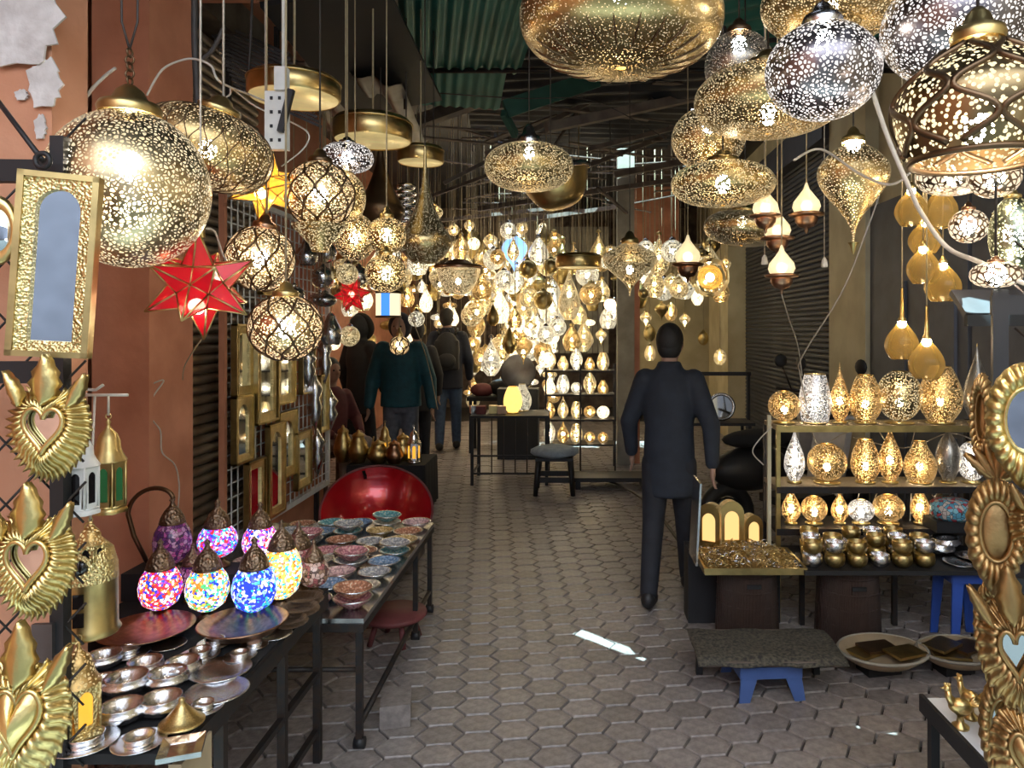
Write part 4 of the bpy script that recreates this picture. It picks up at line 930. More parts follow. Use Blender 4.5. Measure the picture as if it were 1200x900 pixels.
for r_ in range(8):
    y = 2.86 + r_ * .162; k = 0
    for c_ in range(5):
        x = -.885 - c_ * .155 + random.uniform(-.008, .008); rad = random.uniform(.070, .079)
        nme = CERC[(r_ * 3 + c_ * 5 + (r_ * c_) % 3) % 8][0]
        o = bpy.data.objects.new('ceramic_dish', cme[nme]); col.objects.link(o); o.location = (x, y + random.uniform(-.012, .012), T2Z + .001); o.scale = (rad, rad, rad * random.uniform(.9, 1.3)); o.rotation_euler = (0, 0, random.random() * 6)
        tag(o, f'{nme} ceramic dish, {ORD[c_]} from the alley side in the {ORD[r_]} row from the front', 'dish', 'ceramic dishes on the low table')
        if (r_ * 7 + c_ * 3) % 4 == 0:
            n2 = CERC[(r_ + c_ * 3 + 2) % 8][0]
            p = bpy.data.objects.new('ceramic_dish', cme[n2]); col.objects.link(p); p.location = o.location + Vector((0, 0, rad * .52)); p.scale = o.scale; p.rotation_euler = (.05, .03, 1)
            tag(p, f'{n2} dish stacked on the {ORD[c_]} dish from the alley, {ORD[r_]} row from front', 'dish', 'ceramic dishes on the low table')
o = root('round_stool', 'low maroon round stool standing under the ceramic dish table', 'stool', (-.93, 3.72, 0))
MB().lathe([(1e-4, .12), (.15, .12), (.165, .135), (.16, .15), (1e-4, .155)], 28).build('seat', M['maroon'], o)
for a in (.5, 2.1, 3.7, 5.3): MB().tube([(.09 * math.cos(a), .09 * math.sin(a), .125), (.13 * math.cos(a), .13 * math.sin(a), 0)], .014, 6).build('leg', M['maroon'], o)
tag(MB().box((-.74, 2.98, .045), (.12, .16, .09), .2).build('stone_block', M['paver']), 'grey stone block on the paving by the low table leg', 'stone')
# ------------------------------------------------------------------ left mesh panel with heart mirrors and hanging lanterns
pn = root('mesh_panel', 'black iron mesh panel at the left edge that carries the heart mirrors', 'panel', (-1.32, 1.66, 0), (0, 0, .06))
for x in (-.32, .135): MB().box((x, 0, 1.02), (.03, .03, 2.04)).build('upright', M['black'], pn)
for z in (.04, 1.96, 1.5): MB().box((-.09, 0, z), (.48, .028, .05)).build('crossbar', M['black'], pn)
wme = MB().tube([(0, 0, -.5), (0, 0, .5)], .003, 4).mesh('wire', M['iron'])
for k in range(13):
    z = .15 + k * .14
    for s in (-1, 1): piece(wme, 'wire', pn, (-.05, .004 * s, z), (0, s * .75, 0), (1, 1, .7))
MB().box((.11, -.02, .72), (.045, .012, .42)).build('plank', M['tin_grey'], pn)
tag(MB().tube([P(-20, 95, 1.75), P(50, 188, 1.62)], .006, 6).build('hook_rod', M['black']), 'black rod with a hook eye slanting down to the mesh panel', 'hook')
tag(MB().torus(P(50, 188, 1.6), .016, .006, 14, 6, Matrix.Rotation(PI / 2, 3, 'X')).build('hook_eye', M['black']), 'black iron eye at the end of the slanting rod', 'hook')
def arch(w, h, n=10, ogee_=False):
    o = [(-w / 2, -h / 2), (w / 2, -h / 2)]
    zc = h / 2 - w * .55
    for i in range(n + 1):
        a = PI * i / n; o.append((w / 2 * math.cos(a), zc + w * .55 * math.sin(a) ** (1.0 if not ogee_ else 1.5)))
    return o
def rect_like(w, h, inner, iw, ih):
    # push each inner outline point out to the rectangle so both outlines have the same count
    out = []
    for (x, z) in inner:
        k = min((w / 2) / max(abs(x), 1e-6), (h / 2) / max(abs(z), 1e-6)); out.append((x * k, z * k))
    return out
def wall_mirror(label, w, h, loc, rot, mat='brass_emb', fr=.22, arched=True, group=None, parent=None, ogee_=False, bot=None):
    o = root('framed_mirror', label, 'mirror', loc, rot, group)
    iw, ih = w * (1 - 2 * fr), h - w * fr * 2.0
    inn = arch(iw, ih, 14, ogee_) if arched else [(-iw / 2, -ih / 2), (iw / 2, -ih / 2), (iw / 2, ih / 2), (-iw / 2, ih / 2)]
    outr = rect_like(w, h, inn, iw, ih)
    if arched:   # keep the rectangle's corners
        outr[2:] = [((w / 2) * max(-1, min(1, math.cos(PI * i / 14) * 1.45)), h / 2 if 2 < i < 12 else h / 2 * (1.0 if i in (3, 11) else .55 + .45 * min(i, 14 - i) / 3)) for i in range(15)]
        outr[0] = (-w / 2, -h / 2); outr[1] = (w / 2, -h / 2)
    MB().frame(outr, inn, .024, bev=.006).build('frame', M[mat], o)
    e = .012
    bw = MB()
    for (x0, z0, x1, z1) in ((-w / 2, -h / 2, w / 2, -h / 2), (-w / 2, h / 2, w / 2, h / 2), (-w / 2, -h / 2, -w / 2, h / 2), (w / 2, -h / 2, w / 2, h / 2)):
        bw.box(((x0 + x1) / 2, 0, (z0 + z1) / 2), (abs(x1 - x0) + e, .032, abs(z1 - z0) + e))
    bw.build('border', M['brass'], o)
    MB().prism([(x * 1.04, z * 1.02) for x, z in inn], .004, c=(0, .006, 0)).build('mirror_glass', M['mirror'], o)
    return o
wall_mirror('tall arched mirror in an embossed brass frame at the upper left', S(76, 1.5), S(208, 1.5), P(65, 311, 1.5), (0, math.radians(3.5), .28), fr=.2)
# heart and leaf ornaments of beaten brass
def hcurve(t): return Vector((math.sin(t) ** 3, 0, (13 * math.cos(t) - 5 * math.cos(2 * t) - 2 * math.cos(3 * t) - math.cos(4 * t)) / 16 + .12))
def leaf_mb(w, h, n=9, d=.012):
    mb = MB(); vs = []
    for i in range(n + 1):
        t = i / n; r = w / 2 * math.sin(PI * (t ** .8)) ** .8 * (1 + .12 * math.cos(i * PI)) if 0 < t < 1 else .001
        z = h * t
        vs += [(-r, .004, z - r * .1), (-r * .5, -.004 - d * .3 * (i % 2), z), (0, -d, z), (r * .5, -.004 - d * .3 * (i % 2), z), (r, .004, z - r * .1)]
    fs = [(i * 5 + j, i * 5 + j + 1, i * 5 + 6 + j, i * 5 + 5 + j) for i in range(n) for j in range(4)]
    return mb.add(vs, fs, True)
def solid(o, t=.004):
    m = o.modifiers.new('solid', 'SOLIDIFY'); m.thickness = t; m.offset = 1; return o
def heart_mirror(label, w, h, loc, rot, mat, mirror=True, ribs=40, crown=True, inner=.46, group=None):
    o = root('heart_mirror' if mirror else 'heart_ornament', label, 'mirror' if mirror else 'ornament', loc, rot, group)
    n = ribs * 4; Q = 7; mb = MB(); vs = []
    for i in range(n):
        t = 2 * PI * i / n; a = hcurve(t)
        out = Vector((math.sin(t) * (1 - .10 * max(0, -math.cos(t))), 0, math.cos(t) * .97)) * (1 + .055 * math.cos(ribs * t)) - Vector((0, 0, .30 * max(0, math.cos(t)) ** 10))
        inn = a * inner
        for q in range(Q):
            s = q / (Q - 1); p = inn.lerp(out, s)
            y = -.020 * math.sin(PI * min(1, s * 1.25 + .12)) - .006 * math.cos(ribs * t) * min(1, s * 3) + .012 * s
            vs.append((p.x * w / 2, y, p.z * h / 2))
    fs = [(i * Q + q, i * Q + q + 1, ((i + 1) % n) * Q + q + 1, ((i + 1) % n) * Q + q) for i in range(n) for q in range(Q - 1)]
    mb.add(vs, fs, True); solid(mb.build('sunburst', M[mat], o), .003)
    hp = [hcurve(2 * PI * i / 48) * inner for i in range(48)]
    MB().tube([(p.x * w / 2, -.016, p.z * h / 2) for p in hp] + [(hp[0].x * w / 2, -.016, hp[0].z * h / 2)], .0055, 6, False).build('bead', M[mat], o)
    if mirror: MB().prism([(p.x * w / 2, p.z * h / 2) for p in hp][::-1], .004, c=(0, 0, 0)).build('mirror_glass', M['mirror'], o)
    else:
        vs = []
        for q in range(5):
            for p in hp: vs.append((p.x * w / 2 * (1 - q / 4.02), -.012 - .028 * math.sin(PI / 2 * q / 4), (p.z * (1 - q / 4.02)) * h / 2))
        b = MB(); b.add(vs, [(q * 48 + i, q * 48 + (i + 1) % 48, (q + 1) * 48 + (i + 1) % 48, (q + 1) * 48 + i) for q in range(4) for i in range(48)], True); b.build('boss', M[mat], o)
    if crown: solid(leaf_mb(w * .36, h * .46).build('crown_leaf', M[mat], o, (0, -.016, h * .24)), .003)
    if crown:
        for s in (-1, 1):
            solid(leaf_mb(w * .17, h * .34).build('side_leaf', M[mat], o, (s * w * .28, -.012, h * .22), (0, s * .42, 0)), .003)
    return o
heart_mirror('upper heart shaped mirror in a gold flame frame, below the tall arched mirror', S(92, 1.48), S(126, 1.48), P(55, 503, 1.48), (0, .05, .12), 'leafgold')
heart_mirror('lower heart shaped mirror in a gold flame frame at the left edge', S(96, 1.45), S(138, 1.45), P(36, 660, 1.45), (0, .03, .12), 'leafgold')
heart_mirror('gold leaf ornament with a domed boss in the bottom left corner', S(104, 1.38), S(170, 1.38), P(24, 842, 1.38), (0, .06, .12), 'leafgold', mirror=False, inner=.5, ribs=30)
o = root('round_mirror', 'thin gold ring mirror cut by the left photo edge', 'mirror', P(-4, 270, 1.5), (0, 0, .2))
MB().torus((0, 0, 0), .034, .009, 24, 6, Matrix.Rotation(PI / 2, 3, 'X')).build('frame', M['leafgold'], o, (0, 0, 0), (0, 0, 0)); MB().lathe([(1e-4, -.002), (.034, -.002), (.034, .002), (1e-4, .002)], 24).build('mirror_glass', M['mirror'], o, (0, 0, 0), (PI / 2, 0, 0)); o.scale = (1, 1, 1.7)
# lanterns
def lantern(label, u, v, wpx, hpx, Y, fm, gm, n=6, group='lanterns on the left', hook=None, dome='fm', stand=False):
    c = P(u, v, Y); R = S(wpx, Y) / 2; H = S(hpx, Y); o = root('lantern', label, 'lantern', c - Vector((0, 0, H / 2)), (0, 0, .25), group)
    b0, b1 = H * .07, H * .55
    fmb = MB()
    for k in range(n):
        a = 2 * PI * k / n; a2 = 2 * PI * (k + 1) / n
        p0 = Vector((R * math.cos(a), R * math.sin(a), 0)); p1 = Vector((R * math.cos(a2), R * math.sin(a2), 0))
        fmb.tube([p0 + Vector((0, 0, b0)), p0 + Vector((0, 0, b1))], R * .09, 5)
        for z in (b0, b1): fmb.tube([p0 + Vector((0, 0, z)), p1 + Vector((0, 0, z))], R * .10, 5)
    fmb.build('frame', M[fm], o)
    for k in range(n):
        a = 2 * PI * (k + .5) / n; ap = R * math.cos(PI / n); wd = 2 * R * math.sin(PI / n)
        Mz = Matrix.Rotation(a + PI / 2, 3, 'Z')
        inn = arch(wd * .5, (b1 - b0) * .74, 8, True); outr = rect_like(wd * .98, (b1 - b0) * .98, inn, 0, 0)
        f2 = MB(); f2.frame(outr, inn, .004); f2.v = [tuple(Mz @ Vector(p) + Vector((ap * math.cos(a), ap * math.sin(a), (b0 + b1) / 2))) for p in f2.v]; f2.build('side_panel', M[fm], o)
        g = MB(); g.prism(inn, .002, M=Mz, c=(ap * .985 * math.cos(a), ap * .985 * math.sin(a), (b0 + b1) / 2)); g.build('pane', M[gm], o)
    MB().lathe([(R * 1.12, 0), (R * 1.15, b0 * .5), (R * 1.0, b0), (1e-4, b0)], n).build('base', M[fm], o)
    MB().lathe([(R * 1.1, b1), (R * .86, b1 + H * .07), (R * .74, b1 + H * .12), (R * .7, b1 + H * .2), (R * .52, b1 + H * .28), (R * .2, b1 + H * .34), (R * .1, b1 + H * .38), (R * .16, b1 + H * .41), (1e-4, b1 + H * .45)], 12 if n > 4 else 16).build('dome', M['pf_table' if dome == 'pf' else fm], o)
    MB().torus((0, 0, H * 1.02), R * .16, R * .04, 14, 5, Matrix.Rotation(PI / 2, 3, 'X')).build('ring', M[fm], o)
    if hook: MB().tube([(0, 0, H * 1.03), (0, 0, H * 1.03 + hook)], .003, 4).build('hook', M['cord_white'], o)
    return o
lantern('white painted metal lantern hanging beside the upper heart mirror', 95, 551, 36, 102, 1.72, 'white_paint', 'glass_dark', hook=.05)
lantern('gold lantern with green panes hanging by the terracotta pillar', 127, 545, 36, 110, 1.85, 'brass', 'glass_green', hook=.05)
lantern('small ornate brass lantern hanging under the white one', 106, 640, 30, 60, 1.78, 'brass_emb', 'glass_dark', hook=.03, dome='pf')
lantern('square brass lantern with a filigree dome standing among the silver dishes', 92, 806, 44, 112, 1.72, 'brass_emb', 'glass_amber', n=4, dome='pf')
o = root('lantern', 'large drum shaped brass lantern with cut out windows, left of the mosaic lamps', 'lantern', P(105, 742, 1.80), group='lanterns on the left')
R = S(60, 1.8) / 2
MB().lathe([(R, 0), (R * 1.08, .008), (R * .98, .02), (R * .97, .13), (R * .98, .135)], 28).build('body', M['brass'], o)
MB().lathe([(R * .98, .135), (R * .96, .17), (R * .8, .21), (R * .42, .235), (R * .15, .25), (1e-4, .252)], 28).build('dome', M['brass_emb'], o)
for a in (-1.85, -1.35):
    for z in (.055, .10): MB().box((0, 0, 0), (.024, .004, .034)).build('window', M['glass_dark'], o, (R * .99 * math.cos(a), R * .99 * math.sin(a), z), (0, 0, a + PI / 2))
    MB().lathe([(1e-4, 0), (.018, 0), (.018, .003), (1e-4, .003)], 12).build('window', M['glass_dark'], o, (R * .93 * math.cos(a), R * .93 * math.sin(a), .18), (PI / 2, 0, a + PI / 2))
MB().torus((0, 0, .262), .012, .003, 12, 5, Matrix.Rotation(PI / 2, 3, 'X')).build('ring', M['brass'], o); MB().tube([(0, 0, .27), (0, .02, P(105, 463, 1.82).z - P(105, 742, 1.8).z)], .003, 5).build('hanger', M['cord_white'], o)
tag(MB().tube([P(90, 456, 1.8), P(112, 457, 1.8), P(121, 451, 1.8)], .004, 5).build('wire_hook', M['cord_white']), 'upper white wire hook sticking out to the pillar', 'hook')
tag(MB().tube([P(90, 463, 1.82), P(150, 463, 1.82)], .004, 5).build('wire_hook', M['cord_white']), 'lower white wire rod that carries the gold lantern', 'hook')
# ------------------------------------------------------------------ white mirror rack along the left wall
XR = -1.82
def rackpt(u, v):
    y = F * -XR / (U0 - u); return y, EYE - (v - V0) / F * y
rk = root('wire_rack', 'white wire grid rack along the left wall, hung with small brass mirrors', 'rack', (XR - .02, 4.6, 0), (0, 0, PI / 2))
y0, y1, z0, z1 = 3.80, 5.40, .46, 2.32
wv = MB().tube([(0, 0, -.5), (0, 0, .5)], .0045, 4).mesh('wire', M['white_paint'])
for k in range(23): piece(wv, 'wire', rk, (y0 - 4.6 + k * (y1 - y0) / 22, 0, (z0 + z1) / 2), (0, 0, 0), (1, 1, z1 - z0))
for k in range(25): piece(wv, 'wire', rk, ((y0 + y1) / 2 - 4.6, .005, z0 + k * (z1 - z0) / 24), (0, PI / 2, 0), (1, 1, y1 - y0))
for yy in (y0, y1): MB().box((yy - 4.6, .01, (z0 + z1) / 2), (.03, .03, z1 - z0)).build('upright', M['white_paint' if yy == y1 else 'terracotta'], rk)
MB().box((0, .01, z0), (y1 - y0, .035, .035)).build('rail', M['white_paint'], rk); MB().box((0, .01, z1), (y1 - y0, .03, .03)).build('rail', M['white_paint'], rk)
for yy in (-.6, .6): MB().box((yy, .02, z0 / 2), (.03, .03, z0)).build('leg', M['iron'], rk)
for i, (ua, ub, va, vb, ar, lb) in enumerate(((269, 293, 381, 462, False, 'narrow brass mirror at the top left of the wire rack'), (266, 288, 465, 541, True, 'pointed arch brass mirror at the left of the wire rack'),
    (289, 316, 385, 494, False, 'large brass mirror with a dark glass beneath the lowest lattice globe'), (319, 341, 400, 472, True, 'brass mirror with a curved reflection at the upper middle of the rack'),
    (281, 303, 540, 616, False, 'bottom left brass mirror of the rack with an orange edge'), (304, 324, 497, 602, True, 'tall arched brass mirror at the lower middle of the rack'),
    (321, 343, 483, 558, True, 'brass mirror overlapping its tall neighbour in the middle of the rack'), (340, 358, 506, 570, False, 'brass mirror with orange side nearest the silver ornament'),
    (366, 376, 440, 505, True, 'thin brass mirror at the right end of the rack'), (300, 318, 270, 345, True, 'brass mirror high on the rack behind the lattice globe'), (346, 362, 395, 460, False, 'small silver mirror right of the lowest lattice globe'))):
    um = (ua + ub) / 2; ya, _ = rackpt(ua, 0); yb, _ = rackpt(ub, 0); ym, za = rackpt(um, va); _, zb = rackpt(um, vb)
    o = wall_mirror(lb, (yb - ya) * .92, za - zb, (XR + .022 + .012 * (i % 3), (ya + yb) / 2, (za + zb) / 2), (0, 0, PI / 2), 'brass_emb' if i != 10 else 'steel', .2, ar, 'brass mirrors on the wire rack', ogee_=i in (1,))
# silver finial ornaments on the rack end
for i, (u, v, h) in enumerate(((360, 470, 70), (363, 530, 60), (372, 420, 60), (379, 480, 50), (352, 430, 50))):
    y, z = rackpt(u, v); hh = h / F * y; mb = MB(); mb.lathe([(1e-4, -hh / 2), (.02, -hh * .35), (.05, -hh * .1), (.03, .02), (.055, hh * .2), (.02, hh * .35), (1e-4, hh / 2)], 14)
    tag(mb.build('silver_finial', M['silver'], None, (XR + .052, y, z)), ['long silver drop ornament beside the orange sided mirror', 'lower silver drop ornament at the rack end', 'upper silver drop ornament at the rack end', 'rightmost silver drop ornament on the rack', 'silver drop ornament under the lowest lattice globe'][i], 'ornament', 'silver drops on the rack')
random.seed(31)
SILV = []
for i in range(16):
    y = random.uniform(4.6, 6.2); x = WL + random.uniform(.12, .4); z = random.uniform(1.5, 2.25)
    so = far_lamp(random.choice(['globe', 'onion', 'saucer']), .15, random.choice([.15, .2, .09]), random.choice(['silver', 'silver', 'pf_far', 'steel', 'far_white']), 'silver', (x, y, z), 'silver_lamp', 'silver lamp hanging over the far end of the mirror rack', 'silver lamps over the rack end'); SILV.append((U0 + F * x / y, so))
ordinals(SILV)
# ------------------------------------------------------------------ black covered table with brass pots, red basin
bt = root('cloth_table', 'table under a black cloth behind the red basin, carrying brass pots', 'table', (-1.62, 6.45, 0))
MB().box((0, 0, .42), (.66, .56, .03)).build('tabletop', M['cloth_black'], bt)
cl = MB(); vs = []
for i in range(61):
    t = i / 60 * 4; s = int(min(3, t)); q = t - s
    x, y = [(-.33 + .66 * q, -.28), (.33, -.28 + .56 * q), (.33 - .66 * q, .28), (-.33, .28 - .56 * q)][s]
    wv_ = 1 + .03 * math.sin(i * 1.9)
    vs += [(x, y, .436), (x * 1.01, y * 1.01, .41), (x * wv_ * 1.02, y * wv_ * 1.02, .02)]
cl.add(vs, [(i * 3 + j, i * 3 + 3 + j, i * 3 + 4 + j, i * 3 + 1 + j) for i in range(60) for j in range(2)], True); cl.build('cloth', M['cloth_black'], bt)
for (x, y) in ((-.28, -.23), (.28, -.23), (-.28, .23), (.28, .23)): MB().box((x, y, .2), (.03, .03, .4)).build('leg', M['iron'], bt)
def pot(label, u, v, wpx, hpx, mat, Y=6.35, z=.436, spout=False):
    q = P(u, v, Y); q.z = z; R = S(wpx, Y) / 2; H = S(hpx, Y)
    o = root('brass_pot', label, 'pot', q, group='brass pots on the black table')
    MB().lathe([(1e-4, 0), (R * .6, 0), (R * .65, H * .05), (R * .95, H * .25), (R, H * .4), (R * .8, H * .65), (R * .55, H * .8), (R * .6, H * .88)], 24).build('body', M[mat], o)
    MB().lathe([(R * .6, H * .88), (R * .5, H * .94), (R * .2, H * .99), (R * .12, H * 1.05), (1e-4, H * 1.08)], 20).build('lid', M[mat], o)
    if spout:
        MB().tube([(R * .8, 0, H * .35), (R * 1.3, 0, H * .5), (R * 1.5, 0, H * .85)], [R * .16, R * .11, R * .07], 8).build('spout', M[mat], o)
        MB().tube([(-R * .8, 0, H * .7), (-R * 1.4, 0, H * .65), (-R * 1.4, 0, H * .35), (-R * .9, 0, H * .25)], R * .07, 6).build('handle', M[mat], o)
pot('tall brass pot, leftmost on the black table', 402, 520, 22, 40, 'brass'); pot('tall brass pot with a spout on the black table', 420, 520, 24, 36, 'brass', 6.3, spout=True)
pot('round low brass pot in the middle of the black table', 443, 525, 26, 26, 'brass', 6.28); pot('copper pot on the black table between brass ones', 462, 525, 22, 26, 'copper', 6.26); pot('round brass pot at the right of the black table', 472, 522, 24, 30, 'brass', 6.42)
lantern('small silver lantern at the right end of the black table', 485, 521, 15, 42, 6.3, 'silver', 'glass_amber', group='small lanterns on the black table')
lantern('small brass lantern behind the copper pot on the black table', 451, 517, 13, 44, 6.5, 'brass', 'glass_amber', group='small lanterns on the black table')
o = root('red_basin', 'large glossy red metal basin leaning beyond the ceramic dishes', 'basin', P(442, 600, 4.75), (math.radians(40), math.radians(14), 0))
R = .35
MB().lathe([(1e-4, -.15), (R * .35, -.145), (R * .7, -.09), (R * .93, -.02), (R, .02), (R * 1.03, .03), (R * 1.02, .018), (R * .96, -.03), (R * .72, -.105), (R * .36, -.16), (1e-4, -.165)], 56).build('bowl', M['red_bowl'], o)
MB().torus((0, 0, .026), R * 1.015, .008, 56, 6).build('rim', M['maroon'], o)
for a in (2.2, -.8): MB().box((R * .9 * math.cos(a), R * .9 * math.sin(a), .0), (.05, .02, .03), a).build('handle_cut', M['glass_dark'], o)
o = root('crate', 'dark wooden crate that props up the red basin', 'crate', (-1.35, 4.95, 0))
for z in (.04, .12): MB().box((0, -.2, z), (.55, .02, .065)).build('slat', M['roofwood'], o); MB().box((0, .2, z), (.55, .02, .065)).build('slat', M['roofwood'], o)
for x in (-.26, .26): MB().box((x, 0, .08), (.02, .38, .15)).build('side', M['roofwood'], o)
# ------------------------------------------------------------------ right lamp rack
RY = 4.12
rack = root('lamp_rack', 'metal rack with three shelves of glowing lamps on the right', 'shelf rack', (1.70, RY, 0))
X0, X1 = 1.10, 2.30
for z in (1.065, .730, .500):
    MB().box((0, 0, z - .012), (X1 - X0, .28, .024)).build('shelf_board', M['tanwood' if z > .6 else 'iron'], rack)
    MB().box((0, -.145, z - .015), (X1 - X0, .012, .035)).build('shelf_edge', M['brass' if z > 1 else 'iron'], rack)
for x in (X0 + .01, X1 - .01):
    for y in (-.135, .135): MB().box((x - 1.70, y, .535), (.022, .022, 1.07)).build('upright', M['brass' if x < 1.5 and y < 0 else 'iron'], rack)
MB().box((-.63, -.1, .62), (.02, .02, 1.0)).build('upright', M['beige'], rack)
def table_lamp(label, u, wpx, hpx, z, kind, mat, Y=RY - .03, bulb='bulb_small', foot=True):
    y = Y; x = (u - U0) / F * y; W = S(wpx, y); H = S(hpx, y); o = root('table_lamp', label, 'lamp', (x, y, z), group='lamps on the right rack')
    fh = .012 if foot else .002
    if foot: MB().lathe([(1e-4, 0), (W * .34, 0), (W * .35, .006), (W * .3, fh), (1e-4, fh)], 18).build('foot', M['brass'], o)
    pr = [(r, q + H / 2 + fh) for r, q in prof(kind, W, H)]
    MB().lathe(pr, 32).build('shade', M[mat], o)
    if kind in ('neck_drop', 'spindle'): MB().lathe([(pr[-1][0] * 1.3, pr[-1][1] - .004), (pr[-1][0], pr[-1][1] + .01), (1e-4, pr[-1][1] + .016)], 10).build('tip', M['brass'], o)
    if kind in ('egg', 'barrel', 'onion', 'globe'): MB().torus((0, 0, pr[-1][1]), pr[-1][0], .003, 20, 5).build('rim', M['brass'], o)
    if bulb: MB().ball((0, 0, fh + H * .36), .020, 10, 8, (1, 1, 1.2)).build('bulb', M[bulb], o)
    return o
for (lb, u, w_, h_, k, m) in (('round gold table lamp at the left end of the top shelf', 919, 37, 36, 'globe', 'pf_table'), ('white tapered table lamp on the top shelf', 955, 38, 55, 'barrel', 'pf_tablewhite'),
    ('slim gold drop table lamp on the top shelf right of the white one', 984, 23, 66, 'neck_drop', 'pf_table'), ('gold egg shaped table lamp on the top shelf', 1014, 37, 54, 'egg', 'pf_table'),
    ('large dotted round table lamp on the top shelf', 1054, 50, 60, 'globe', 'pf_tabledot'), ('tallest gold egg shaped table lamp on the top shelf', 1102, 48, 64, 'egg', 'pf_table'), ('silver long necked drop lamp at the right end of the top shelf', 1145, 30, 88, 'neck_drop', 'pf_steel')):
    table_lamp(lb, u, w_, h_, 1.066, k, m, bulb='bulb_small' if 'silver' not in lb else None)
for (lb, u, w_, h_, k, m) in (('white glowing drop lamp at the left of the middle shelf', 931, 24, 62, 'neck_drop', 'pf_tablewhite'), ('gold ball lamp on the middle shelf', 969, 45, 44, 'globe', 'pf_table'),
    ('gold barrel lamp on the middle shelf', 1014, 33, 48, 'egg', 'pf_table'), ('tall gold teardrop lamp on the middle shelf', 1043, 27, 66, 'neck_drop', 'pf_table'), ('onion shaped gold lamp on the middle shelf', 1078, 37, 46, 'onion', 'pf_table'),
    ('unlit grey spindle lamp on the middle shelf', 1111, 28, 58, 'spindle', 'pf_steel'), ('white globe lamp at the right of the middle shelf', 1139, 33, 46, 'globe', 'pf_tablewhite')):
    table_lamp(lb, u, w_, h_, .731, k, m, bulb=None if 'unlit' in lb else 'bulb_small')
for (lb, u, w_, h_, k, m) in (('slim gold drop lamp at the left of the lowest shelf', 927, 22, 42, 'neck_drop', 'pf_table'), ('yellow gold ball lamp at the left of the lowest shelf', 954, 30, 30, 'globe', 'pf_table'),
    ('short gold drop lamp on the lowest shelf', 984, 20, 38, 'neck_drop', 'pf_table'), ('silver ball lamp on the lowest shelf', 1009, 30, 26, 'globe', 'pf_tablewhite'), ('larger yellow gold ball lamp on the lowest shelf', 1041, 36, 32, 'globe', 'pf_table'),
    ('narrow gold drop lamp on a foot on the lowest shelf', 1078, 21, 46, 'neck_drop', 'pf_table'), ('silver drop ornament at the right of the lowest shelf', 1101, 20, 42, 'neck_drop', 'silver')):
    table_lamp(lb, u, w_, h_, .501, k, m, bulb=None if 'silver drop' in lb else 'bulb_small')
# front counter with brass and silver cups
ct = root('counter_table', 'dark counter board in front of the lamp rack, covered with brass cups', 'table', (1.62, 3.76, 0))
MB().box((0, 0, .402), (1.0, .42, .022)).build('tabletop', M['black'], ct)
for (x, y) in ((-.4, .16), (.45, .16), (.1, .16)): MB().box((x, y, .195), (.025, .025, .39)).build('leg', M['iron'], ct)
def drum(label, x, y, h):
    o = root('wicker_drum', label, 'stool', (x, y, 0), group='wicker drums')
    MB().lathe([(1e-4, 0), (.155, 0), (.165, .02), (.15, h - .02), (.145, h), (1e-4, h)], 20).build('body', M['wicker'], o)
    rm = MB().torus((0, 0, 0), .158, .006, 24, 5).mesh('band', M['wicker'])
    for k in range(5): piece(rm, 'band', o, (0, 0, .04 + k * (h - .08) / 4), (0, 0, 0), (1 - .015 * k,) * 2 + (1,))
    MB().box((0, -.155, h * .8), (.07, .012, .02)).build('hand_slot', M['black'], o)
drum('dark wicker drum under the tray of gold trinkets', .89, 3.78, .385); drum('dark wicker drum under the counter of brass cups', 1.40, 3.74, .389)
def stool(label, x, y, h, w_, mat, rz=0.0):
    o = root('plastic_stool', label, 'stool', (x, y, 0), (0, 0, rz), 'blue plastic stools')
    MB().box((0, 0, h - .012), (w_, w_, .024)).build('seat', M[mat], o)
    MB().box((0, -w_ * .5, h - .035), (w_ * 1.02, .014, .05)).build('skirt', M[mat], o); MB().box((0, w_ * .5, h - .035), (w_ * 1.02, .014, .05)).build('skirt', M[mat], o)
    for s in (-1, 1):
        MB().box((s * w_ * .5, 0, h - .035), (.014, w_ * 1.02, .05)).build('skirt', M[mat], o)
        for t in (-1, 1):
            l = MB(); tp = w_ * .30; b = w_ * .18; e = w_ * .06
            l.add([(s * (w_ / 2 - a) * 1.0 + s * k * e, t * (w_ / 2 + k * e), z) for (z, k, a) in ((h - .03, 0, 0), (h - .03, 0, tp), (0, 1, b), (0, 1, 0))] +
                  [(s * (w_ / 2 - a) * 1.0 + s * k * e, t * (w_ / 2 + k * e - .012), z) for (z, k, a) in ((h - .03, 0, 0), (h - .03, 0, tp), (0, 1, b), (0, 1, 0))],
                  [(0, 1, 2, 3), (7, 6, 5, 4), (0, 4, 5, 1), (1, 5, 6, 2), (2, 6, 7, 3), (3, 7, 4, 0)]); l.build('leg', M[mat], o)
stool('bright blue plastic stool under the right end of the counter', 1.98, 3.72, .388, .2, 'blue_plastic')
stool('low dull blue plastic step stool under the rug covered plank', .83, 3.25, .155, .26, 'blue_dull', .08)
rg = root('plank_bench', 'low plank under a speckled dark rug on the blue step stool', 'bench', (.84, 3.26, 0))
MB().box((0, 0, .168), (.62, .34, .02)).build('plank', M['roofwood'], rg)
mb = MB(); vs = []
for i in range(13):
    for j in range(9): vs.append((-.32 + .64 * i / 12, -.185 + .37 * j / 8, .184 + .006 * math.sin(i * 1.3 + j) - (.02 if j in (0, 8) else 0)))
mb.add(vs, [(i * 9 + j, (i + 1) * 9 + j, (i + 1) * 9 + j + 1, i * 9 + j + 1) for i in range(12) for j in range(8)], True); solid(mb.build('rug', M['cloth_rug'], rg), .006)
for s in (-1, 1): MB().box((s * .27, .1, .08), (.03, .03, .155)).build('leg', M['black'], rg)
